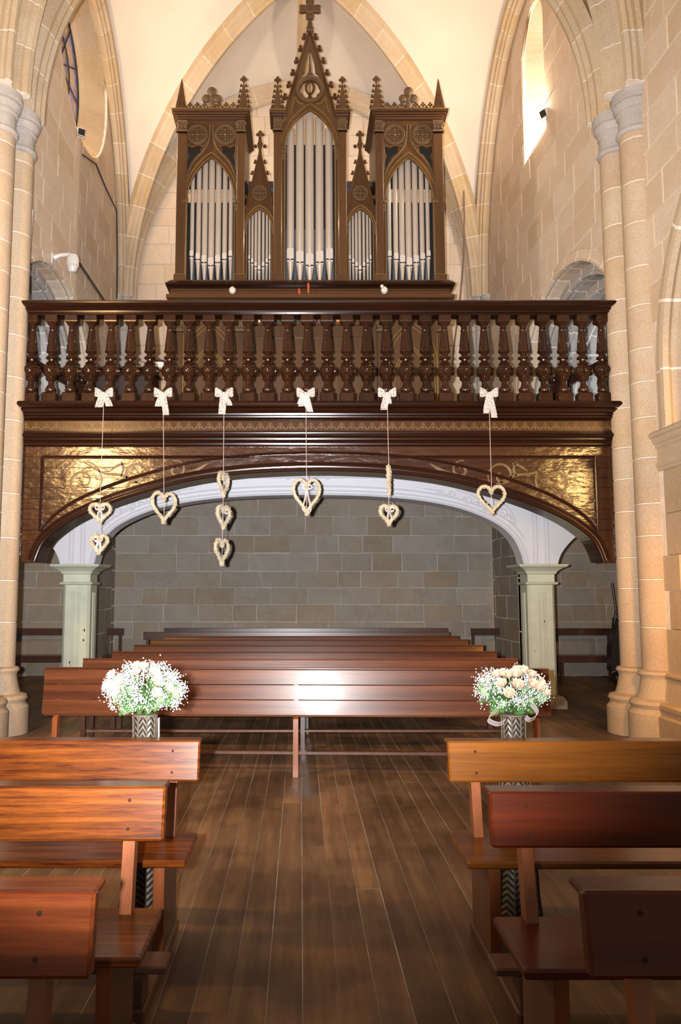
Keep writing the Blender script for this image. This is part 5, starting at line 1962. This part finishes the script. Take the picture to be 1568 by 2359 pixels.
far_bench(6.90, -2.25, 2.13, 0.885, M['bench'], 'three-board mahogany front desk of the far benches, with a flash glare in the middle', True, rz=R(-2.0))
ord_ = ['directly behind the three-board front desk', 'second behind the three-board front desk', 'third behind the three-board front desk', 'fourth behind the three-board front desk', 'fifth behind the three-board front desk']
for (y, x0, x1), t in zip(((8.27, -2.27, 2.27), (9.28, -2.21, 2.30), (10.4, -2.19, 2.40), (11.6, -2.2, 2.46), (12.5, -2.16, 2.5)), ord_):
    far_bench(y, x0, x1, 0.855, M['bench'], 'long mahogany bench standing ' + t)


def wall_bench(y, x0, x1, zt, label, posts):
    o = empty('wall_bench', ((x0 + x1) / 2, y, 0), label, 'bench')
    L = (x1 - x0) / 2
    MB().box(-L, L, -0.012, 0.028, zt - 0.125, zt, 0.006).build('back_rail', M['bench_dark'], o)
    MB().box(-L, L, -0.36, 0.0, 0.40, 0.44, 0.006).build('seat', M['bench_dark'], o)
    MB().box(-L, L, -0.355, -0.33, 0.32, 0.40).build('seat_rail', M['bench_dark'], o)
    for k in posts:
        MB().box(k - 0.025, k + 0.025, 0.028, 0.075, 0.0, zt - 0.01, 0.004).build('post', M['bench_dark'], o)
        MB().box(k - 0.025, k + 0.025, -0.34, -0.29, 0.0, 0.32, 0.004).build('leg', M['bench_dark'], o)
    return o


wall_bench(13.3, -2.63, 2.5, 0.895, 'plain open-backed bench standing just in front of the rearmost one', (-2.5, 0, 2.45))
wall_bench(14.55, -2.50, 2.68, 0.905, 'rearmost open-backed bench close to the back wall', (-2.4, 0, 2.6))
wall_bench(14.45, -5.6, -3.22, 0.905, 'dark open-backed bench against the back wall beyond the first green column', (-1.15, 0.3, 1.12))
wall_bench(14.45, 3.10, 5.75, 0.905, 'dark open-backed bench against the back wall on the lancet side', (-1.28, 0.2, 1.2))


# ================================================================== vases and bouquets
def vase(u, v, y, label, glassy):
    p = W(u, v, y)
    o = empty('woven_vase', (p.x, y, 0), label, 'vase', 'woven vases behind the pews')
    pr = [(0.105, 0.0), (0.108, 0.02), (0.098, 0.10), (0.088, 0.30), (0.082, 0.50), (0.078, 0.585), (0.070, 0.62), (0.055, 0.665), (0.052, 0.75), (0.055, 0.93), (0.058, 0.945)]
    MB().lathe(pr + [(0.050, 0.945), (0.046, 0.60), (0.001, 0.58)], 24).build('body', M['weave'], o)
    mb = MB()
    for k in range(8):
        a = 2 * PI * k / 8 + PI / 8
        mb.tube([(r * math.cos(a), r * math.sin(a), z) for r, z in [(r_ + 0.003, z_) for r_, z_ in pr]], 0.0035, 5)
    mb.build('stakes', M['stake'], o)
    MB().lathe([(0.054, 0.94), (0.062, 0.945), (0.062, 0.952), (0.052, 0.955)], 24).build('rim', M['stake'], o)
    if glassy:
        mb = MB()
        pts0 = [Vector((0.062, -0.02, 0.62)), Vector((0.068, -0.015, 0.70)), Vector((0.066, 0, 0.82)), Vector((0.064, 0.0, 0.93))]
        mb.rings([[q, q + Vector((0.0, 0.03, 0)), q + Vector((0.004, 0.03, 0)), q + Vector((0.004, 0, 0))] for q in pts0])
        mb.build('clear_wrap', M['organza'], o)
    return o


def petal_patch(mb, r, a, w, h, lean, curl, n=4):
    vs = []
    for i in range(n + 1):
        t = i / n
        for k in range(n + 1):
            q = (k / n - 0.5) * 2
            ang = a + q * w * (0.55 + 0.45 * math.sin(PI * min(0.95, 0.25 + t * 0.7)))
            rad = r * (0.35 + 0.65 * math.sin(PI / 2 * min(1, t * 1.5))) + lean * t * t - curl * 0.25 * q * q * t
            z = h * t - 0.25 * h * q * q * t
            vs.append((rad * math.cos(ang), rad * math.sin(ang), z))
    fs = [(i * (n + 1) + k, i * (n + 1) + k + 1, (i + 1) * (n + 1) + k + 1, (i + 1) * (n + 1) + k) for i in range(n) for k in range(n)]
    mb.put(vs, fs, True)


def rose_mesh():
    mb = MB()
    for cnt, r, h, lean, off in ((3, 0.008, 0.040, -0.002, 0.0), (4, 0.013, 0.040, 0.001, 0.4), (5, 0.018, 0.037, 0.005, 0.1), (5, 0.022, 0.030, 0.011, 0.7)):
        for k in range(cnt):
            petal_patch(mb, r, off + 2 * PI * k / cnt, 0.95 * PI / cnt + 0.25, h, lean, 0.008)
    mb.lathe([(0.001, 0.004), (0.009, 0.006), (0.016, 0.018), (0.008, 0.03)], 8)
    return mb.mesh('rose')


rose_c, rose_w = rose_mesh(), rose_mesh()
rose_c.materials.append(M['petal'])
rose_w.materials.append(M['petal_white'])
sepal = MB()
for k in range(5):
    a = 2 * PI * k / 5
    sepal.rings([[Vector((r * math.cos(a + q), r * math.sin(a + q), z)) for q, z in ((-w, z0), (0, z0 - 0.002), (w, z0), (0, z0 + 0.002))] for r, w, z0 in ((0.006, 0.5, 0.0), (0.020, 0.25, 0.010), (0.024, 0.03, 0.024))])
sepal.tube([(0, 0, 0.004), (0, 0, -0.06)], 0.0025, 5)
sepal_me = sepal.mesh('sepals')
sepal_me.materials.append(M['leaf_pale'])


def bouquet(u, v, y, rx, rz, roses, label, white, rnd, leafy, ribbons):
    c = W(u, v, y)
    o = empty('flower_bouquet', (c.x, y, 0.955), label, 'bouquet', 'bouquets in the woven vases')
    cz = c.z - 0.955
    ry = rx * 0.9
    for (ru, rv) in roses:
        q = W(ru, rv, y)
        dx, dz = q.x - c.x, q.z - c.z
        k = max(0.05, 1 - (dx / rx) ** 2 - (dz / (rz * 1.15)) ** 2)
        yy = -ry * math.sqrt(k)
        sc_ = (y + yy) / y
        pos = Vector((dx * sc_, yy, cz + (EYE + (q.z - EYE) * sc_ - c.z)))
        n = Vector((dx * 1.1, yy * 0.8 - 0.02, dz + 0.09)).normalized()
        rot = n.to_track_quat('Z', 'Y').to_euler()
        s = rnd.uniform(0.78, 0.95)
        r = add('rose', rose_w if white else rose_c, None, o, pos - n * 0.01, rot, (s, s, s))
        add('sepals', sepal_me, None, r)
    # gypsophila: many tiny balls on thin sprays
    mb = MB()
    st = MB()
    clusters = 150 if white else 95
    for _ in range(clusters):
        a, e = rnd.uniform(0, 2 * PI), rnd.uniform(-0.55 if white else -0.45, 1.0)
        if not white and e > 0.75 and rnd.random() < 0.6:
            e = rnd.uniform(-0.4, 0.5)
        ce = math.sqrt(max(0, 1 - e * e))
        d = Vector((ce * math.cos(a) * rx, ce * math.sin(a) * ry, e * rz))
        base = Vector((0, 0, cz)) + d * rnd.uniform(0.78, 1.02)
        st.tube([(0, 0, 0.02), Vector((0, 0, cz)) * 0.6 + d * 0.4, base], 0.0013, 4)
        for _k in range(24):
            p = base + Vector((rnd.gauss(0, 0.016), rnd.gauss(0, 0.016), rnd.gauss(0, 0.015)))
            mb.ball(p, rnd.uniform(0.0024, 0.0042), 5)
    tag(mb.build('gypsophila', M['gyp'], o, fix=False), kind='stuff')
    tag(st.build('flower_stems', M['leaf'], o, fix=False), kind='stuff')
    # feathery green fronds
    lf = MB()
    for _ in range(leafy):
        a, e = rnd.uniform(0, 2 * PI), rnd.uniform(-0.95, 0.35)
        ce = math.sqrt(max(0, 1 - e * e))
        d = Vector((ce * math.cos(a) * rx, ce * math.sin(a) * ry, e * rz)) * rnd.uniform(0.7, 1.06)
        p0 = Vector((0, 0, cz)) + d * 0.45
        p1 = Vector((0, 0, cz)) + d
        ax = (p1 - p0)
        side = ax.cross(Vector((rnd.uniform(-1, 1), rnd.uniform(-1, 1), 0.6))).normalized()
        lf.tube([p0, p1], 0.001, 4)
        for k in range(11):
            t = 0.15 + 0.85 * k / 11
            b = p0.lerp(p1, t)
            w = 0.026 * math.sin(PI * (0.15 + 0.8 * t))
            for s in (-1, 1):
                tip = b + side * s * w + ax.normalized() * w * 0.9 + Vector((0, 0, rnd.uniform(-0.006, 0.004)))
                m_ = b.lerp(tip, 0.5)
                nn = ax.normalized() * 0.0032
                lf.put([b, m_ + nn, tip, m_ - nn], [(0, 1, 2, 3)])
    tag(lf.build('fern_fronds', M['leaf'], o, fix=False), kind='stuff')
    rl = MB().rings([[Vector((q * w, x, 0.003 * abs(q))) for q in (-1, -0.5, 0.5, 1)] + [Vector((q * w, x, 0.002 + 0.003 * abs(q))) for q in (1, 0.5, -0.5, -1)] for x, w in ((0, 0.003), (0.012, 0.014), (0.024, 0.018), (0.036, 0.013), (0.045, 0.002))]).mesh('leaf')
    rl.materials.append(M['leaf_pale'])
    for _ in range(13 if white else 7):
        a, e = rnd.uniform(PI, 2 * PI), rnd.uniform(-0.8, 0.1)
        ce = math.sqrt(1 - e * e)
        pos = Vector((ce * math.cos(a) * rx * 0.93, ce * math.sin(a) * ry * 0.93, cz + e * rz * 0.95))
        add('leaf', rl, None, o, pos, (rnd.uniform(0.4, 1.3), rnd.uniform(-0.6, 0.6), rnd.uniform(0, 2 * PI)), (1.1,) * 3)
    for sx_, dz, w in ribbons:
        # wide sheer ribbon loop
        pts = crspline([(0.0, -0.05, 0.06 + dz), (sx_ * 0.06, -0.075, 0.05 + dz), (sx_ * w, -0.06, 0.0 + dz), (sx_ * (w + 0.004), -0.03, -0.03 + dz), (sx_ * w * 0.7, -0.05, -0.045 + dz), (sx_ * 0.05, -0.055, -0.03 + dz)], 5)
        mb = MB().rings([[Vector(q) + Vector((0, -0.02, 0.012)), Vector(q) + Vector((0, 0.02, -0.012))] for q in pts], smooth=True, closed_prof=False, cap=False)
        mb.build('organza_ribbon', M['organza'], o, fix=False)
        e = MB()
        for s in (1, -1):
            e.tube([Vector(q) + Vector((0, -0.02 * s, 0.012 * s)) for q in pts], 0.0012, 4)
        e.build('ribbon_wire_edge', M['string'], o)
    return o


k = 240 / 1568
vase(333, 1690, 3.98, 'woven seagrass vase holding the white bouquet, with a clear plastic wrap', True)
bouquet(333, 1592, 3.98, 0.190, 0.135, [(220 + k * a, 1500 + k * b) for a, b in ((685, 225), (795, 240), (690, 330), (285, 365), (470, 470), (370, 515), (425, 610), (970, 340), (1000, 390), (1015, 480), (1160, 560), (1020, 630), (215, 520))],
        'domed bouquet of ivory roses buried in white gypsophila', True, random.Random(31), 60, ())
vase(1183, 1700, 3.98, 'woven seagrass vase holding the peach rose bouquet', False)
bouquet(1178, 1596, 3.98, 0.172, 0.125, [(1060 + k * a, 1500 + k * b) for a, b in ((485, 355), (560, 340), (635, 365), (730, 360), (775, 300), (870, 300), (990, 355), (520, 500), (740, 515), (620, 640), (965, 505), (1060, 545), (1130, 490), (1230, 620))],
        'bouquet of peach roses over gypsophila and fern, with sheer ribbon loops', False, random.Random(32), 110, ((-1, 0.0, 0.12), (1, 0.02, 0.105)))


# ================================================================== hanging heart garlands
def heart_pts(w, h, n=40):
    out = []
    for i in range(n):
        t = 2 * PI * i / n
        x = 16 * math.sin(t) ** 3 / 32 * w
        z = ((13 * math.cos(t) - 5 * math.cos(2 * t) - 2 * math.cos(3 * t) - math.cos(4 * t)) + 2.5) / 29 * h
        out.append(Vector((x, 0, z)))
    return out


def strip(mb, pts, wv, th=0.0015):
    wv = Vector(wv)
    up = Vector((0, th, 0))
    mb.rings([[Vector(p) - wv, Vector(p) + wv, Vector(p) + wv + up, Vector(p) - wv + up] for p in pts], smooth=True)


def lace_bow(o, z, s, rnd, m, tails):
    mb = MB()
    for sd in (-1, 1):
        pts = crspline([(0, 0, 0), (sd * 0.035 * s, -0.03, 0.02 * s), (sd * 0.09 * s, -0.035, 0.035 * s), (sd * 0.105 * s, -0.01, 0.015 * s), (sd * 0.07 * s, 0.0, -0.005), (0, 0, 0)], 5)
        mb.rings([[Vector(p) + Vector((0, 0, z - 0.024 * s * (0.5 + abs(p[0]) / (0.1 * s)))), Vector(p) + Vector((0, 0, z + 0.024 * s * (0.5 + abs(p[0]) / (0.1 * s))))] for p in pts], smooth=True, closed_prof=False, cap=False)
    for dx, L, wd in tails:
        pts = crspline([(0, -0.02, 0), (dx * 0.4, -0.035, -0.35 * L), (dx * 0.8, -0.03, -0.7 * L), (dx, -0.035, -L)], 5)
        mb.rings([[Vector(p) + Vector((-wd, 0.006 * math.sin(9 * i), z)), Vector(p) + Vector((wd, -0.006 * math.sin(9 * i), z))] for i, p in enumerate(pts)], smooth=True, closed_prof=False, cap=False)
    mb.build('lace_bow', m, o, fix=False)
    MB().ball((0, -0.028, z), 0.02 * s, 10, sx=0.9, sy=0.7).build('bow_knot', m, o)


def garland(u, label, hearts, tails, bs=1.0, tul=False):
    p = W(u, 908, 8.755)
    o = empty('hanging_heart_garland', (p.x, 8.755, p.z), label, 'garland', 'flower heart garlands on the gallery')
    rnd = random.Random(int(u))
    lace_bow(o, 0.0, bs, rnd, M['lace'], tails)
    MB().tube([(0, -0.02, 0.0), (0.004, 0.075, -0.03)], 0.006, 6).build('tie', M['string'], o)
    if tul:
        mb = MB()
        for dx, L, wd in ((0.05, 0.21, 0.035), (-0.05, 0.12, 0.05), (0.02, 0.16, 0.03)):
            pts = [(dx * t, -0.02 - 0.02 * math.sin(3 * t), -L * t) for t in [i / 6 for i in range(7)]]
            mb.rings([[Vector(q) + Vector((-wd, 0, 0)), Vector(q) + Vector((wd, 0.01, 0))] for q in pts], smooth=True, closed_prof=False, cap=False)
        mb.build('tulle_tail', M['organza'], o, fix=False)
    zl = W(u, hearts[-1][1], 8.755).z - p.z
    first = True
    for (v0, v1, hu, w, yaw, rib_) in hearts:
        a, b = W(hu, v0, 8.755), W(hu, v1, 8.755)
        h = (a.z - b.z) - 0.03
        mz = (a.z + b.z) / 2 - p.z
        wr_ = w / 1809 * 8.9 - 0.03
        r = empty('heart_wreath', (a.x - p.x, 0.0, mz), rz=yaw)
        r.parent = o
        hp = heart_pts(max(0.13, wr_ / max(0.25, abs(math.cos(yaw)))), h)
        MB().tube(hp, 0.018, 6, closed=True).build('wire_ring', M['dried'], r)
        mb = MB()
        for i in range(950):
            c = hp[i % 40].lerp(hp[(i + 1) % 40], rnd.random())
            d = Vector((rnd.gauss(0, 1), rnd.gauss(0, 1), rnd.gauss(0, 1))).normalized() * rnd.uniform(0.013, 0.027)
            mb.ball(c + d, rnd.uniform(0.0035, 0.0062), 5)
        tag(mb.build('dried_blossoms', M['dried'], r, fix=False), kind='stuff')
        if rib_:
            rb = MB()
            top = hp[0]
            for sd in (-1, 1):
                pts = crspline([tuple(top), (sd * 0.03, -0.03, top.z + 0.03), (sd * 0.055, -0.03, top.z + 0.01), (sd * 0.03, -0.025, top.z - 0.015), tuple(top)], 4)
                rb.rings([[Vector(q) + Vector((0, 0, -0.012)), Vector(q) + Vector((0, 0, 0.012))] for q in pts], smooth=True, closed_prof=False, cap=False)
                pts = crspline([tuple(top), (sd * 0.02, -0.02, top.z - 0.3 * h), (sd * (0.045 if rib_ > 1 else 0.02), -0.02, top.z - 0.62 * h), (0.01, -0.015, top.z - 0.78 * h)], 5)
                rb.rings([[Vector(q) + Vector((-0.010, 0, 0)), Vector(q) + Vector((0.010, 0.006, 0))] for q in pts], smooth=True, closed_prof=False, cap=False)
            rb.build('organza_ribbon', M['organza'], r, fix=False)
    MB().tube([(0, -0.01, -0.01), (W(hearts[0][2], hearts[0][0], 8.755).x - p.x, -0.012, W(u, hearts[0][0], 8.755).z - p.z), (W(hearts[-1][2], hearts[-1][1], 8.755).x - p.x, -0.012, zl + 0.03)], 0.0032, 6).build('cord', M['string'], o)
    return o


garland(240, 'lace bow garland with two open hearts, nearest the round window', [(1158, 1206, 231, 52, 0.1, 1), (1231, 1277, 229, 45, -0.15, 1)], ((-0.05, 0.16, 0.045), (0.07, 0.15, 0.04)))
garland(376, 'lace bow garland with one long half-turned heart', [(1133, 1207, 378, 52, 0.75, 0)], ((-0.05, 0.15, 0.04), (0.04, 0.25, 0.035)))
garland(516, 'garland with three flower hearts turned almost edge on', [(1088, 1145, 515, 22, 1.3, 1), (1165, 1219, 515, 30, 1.05, 1), (1241, 1303, 511, 30, 1.1, 0)], ((-0.02, 0.24, 0.04), (0.07, 0.14, 0.03)))
garland(704, 'middle garland with one large open heart and a tulle bow', [(1102, 1187, 706, 66, 0.15, 2)], ((-0.04, 0.15, 0.045),), 1.0, True)
garland(891, 'garland with a narrow edge-on heart above a small open heart', [(1074, 1139, 895, 20, 1.4, 1), (1162, 1211, 895, 46, 0.2, 1)], ((-0.04, 0.19, 0.04), (0.02, 0.12, 0.03)))
garland(1125, 'long-tailed lace bow garland with one wide heart, nearest the lancet window', [(1117, 1185, 1131, 68, 0.05, 0)], ((-0.04, 0.23, 0.035), (0.05, 0.28, 0.035)))

# ================================================================== fixtures on the walls
fx = empty('dome_camera', tuple(fL(*((lambda q: (q.y, q.z))(Vector((0, 10.72, 6.28)))), 0.0)), 'white dome security camera on a bracket beside the round arch', 'camera')
MB().box(0.0, 0.02, -0.06, 0.06, -0.12, 0.06, 0.006).build('wall_plate', M['whiteplastic'], fx)
MB().tube([(0.02, 0, 0.0), (0.12, 0, 0.04), (0.24, 0, 0.05), (0.28, 0, 0.03)], [0.04, 0.028, 0.026, 0.03], 8).build('arm', M['whiteplastic'], fx)
MB().lathe([(0.03, 0.05), (0.075, 0.03), (0.09, -0.02), (0.088, -0.10), (0.092, -0.105), (0.092, -0.12), (0.075, -0.13)], 16, (0.29, 0, 0)).build('housing', M['whiteplastic'], fx)
MB().lathe([(0.072, -0.13), (0.07, -0.17), (0.045, -0.21), (0.001, -0.225)], 16, (0.29, 0, 0)).build('dome', M['mouth'], fx)


def cable(name, pts, r, m, label):
    c = sum((Vector(p) for p in pts), Vector()) / len(pts)
    o = MB().tube([Vector(p) - c for p in pts], r, 6).build(name, m, None, loc=c)
    return tag(o, label, 'cable')


def WX(u, v, side):
    """point of a side wall behind pixel (u,v)"""
    a = (u - 692) / 1809
    b = (1179.5 - v) / 1809
    d = Vector((a, CP - b * SP, SP + b * CP))
    if side == 'L':
        t = -3.50 / d.x
    else:
        t = (3.84 + 0.035 * 8.5 - 0.02) / (d.x + 0.035 * d.y)
    return Vector((d.x * t, d.y * t, EYE + d.z * t))


cable('black_cable', [WX(190, 356, 'L'), WX(221, 378, 'L'), WX(245, 436, 'L'), WX(268, 492, 'L') + Vector((0.03, -0.1, 0)), WX(269, 600, 'L') + Vector((0.03, -0.1, 0)), WX(268, 692, 'L') + Vector((0.03, -0.1, 0))], 0.012, M['cable'], 'thin black cable running down the wall from the round window')
cable('brown_conduit', [WX(182, 606, 'L'), WX(210, 648, 'L'), WX(242, 696, 'L')], 0.022, M['conduit'], 'brown conduit sloping down from the dome camera')
rp = [W(u, v, 14.3) for u, v in ((1068, 440), (1069, 500), (1067, 590), (1060, 680), (1046, 790), (1040, 860))]
cable('bell_rope', rp, 0.014, M['rope'], 'thin brown bell rope hanging beside the organ')
for (pts, side, lb) in ((((1395, 466), (1408, 604)), 'R', 'pale tapering strip set along the pillar beside the lancet wall'), (((70, 482), (57, 640)), 'L', 'pale narrow strip along the pillar beside the round window wall')):
    if side == 'R':
        a, b = W(pts[0][0] + 4, pts[0][1], 9.14), W(pts[1][0], pts[1][1], 9.14)
        w0, w1 = 0.032, 0.006
    else:
        a, b = W(pts[0][0] + 2, pts[0][1], 9.12), W(pts[1][0] + 2, pts[1][1], 9.12)
        w0, w1 = 0.02, 0.018
    c = (a + b) / 2
    m_ = MB().rings([[p - c + Vector((-w, 0, 0)), p - c + Vector((w, 0, 0)), p - c + Vector((w, 0.03, 0)), p - c + Vector((-w, 0.03, 0))] for p, w in ((a, w0), (b, w1))])
    tag(m_.build('wall_strip', M['whiteplastic'], None, loc=c), lb, 'strip')


def flood(loc, rz, tilt, label):
    o = empty('wall_floodlight', loc, label, 'floodlight', None, rz)
    b = MB().box(-0.10, 0.10, -0.07, 0.07, -0.09, 0.09, 0.012)
    o.scale = (0.62,) * 3
    h = b.build('housing', M['whiteplastic'], o, rot=(tilt, 0, 0))
    MB().box(-0.085, 0.085, -0.075, -0.068, -0.075, 0.075).build('lens', M['black'], h)
    MB().tube([(-0.11, 0, 0.0), (-0.11, 0.04, -0.14), (0.11, 0.04, -0.14), (0.11, 0, 0)], 0.012, 5).build('bracket', M['grey'], o)
    return o


q = WX(180, 305, 'L')
flood((-3.46, q.y, q.z), R(35), 0.3, 'white floodlight box at the foot of the round window')
q = WX(1257, 252, 'R')
flood((q.x - 0.02, q.y, q.z - 0.06), R(-60), 0.5, 'small floodlight on the sill of the lancet window')

# folded trolley by the aisle wall
p = W(1421, 1400, 13.9)
ft = empty('folded_trolley', (5.53, 13.70, 0), 'dark folded trolley with two upright poles by the back wall', 'trolley')
mb = MB()
for dx in (-0.10, 0.06):
    mb.tube([(dx + 0.12, 0, 0.35), (dx, 0.05, 1.72)], 0.022, 8)
mb.build('poles', M['black'], ft)
MB().rings([[Vector((x, y, z)) for x, y in ((-0.18 + k, -0.12), (0.22 + k, -0.12), (0.22 + k, 0.10), (-0.18 + k, 0.10))] for z, k in ((0.22, -0.05), (0.62, -0.04), (0.95, 0.06), (1.12, 0.08))]).build('bag', M['black'], ft)
MB().tube([(-0.16, -0.12, 1.02), (-0.14, -0.16, 1.22), (0.20, -0.16, 1.26), (0.24, -0.12, 1.0)], 0.026, 8).build('frame', M['black'], ft)
for dx in (-0.14, 0.18):
    MB().lathe([(0.02, -0.02), (0.09, -0.02), (0.10, 0.0), (0.09, 0.02), (0.02, 0.02)], 16, mtx=Matrix.Translation((dx, -0.02, 0.10)) @ Matrix.Rotation(PI / 2, 4, 'Y')).build('wheel', M['black'], ft)
MB().tube([(-0.14, -0.02, 0.10), (0.18, -0.02, 0.10)], 0.015, 6).build('axle', M['grey'], ft)
for dx in (-0.1, 0.14):
    MB().tube([(dx, -0.02, 0.1), (dx, -0.02, 0.4)], 0.02, 6).build('strut', M['black'], ft)
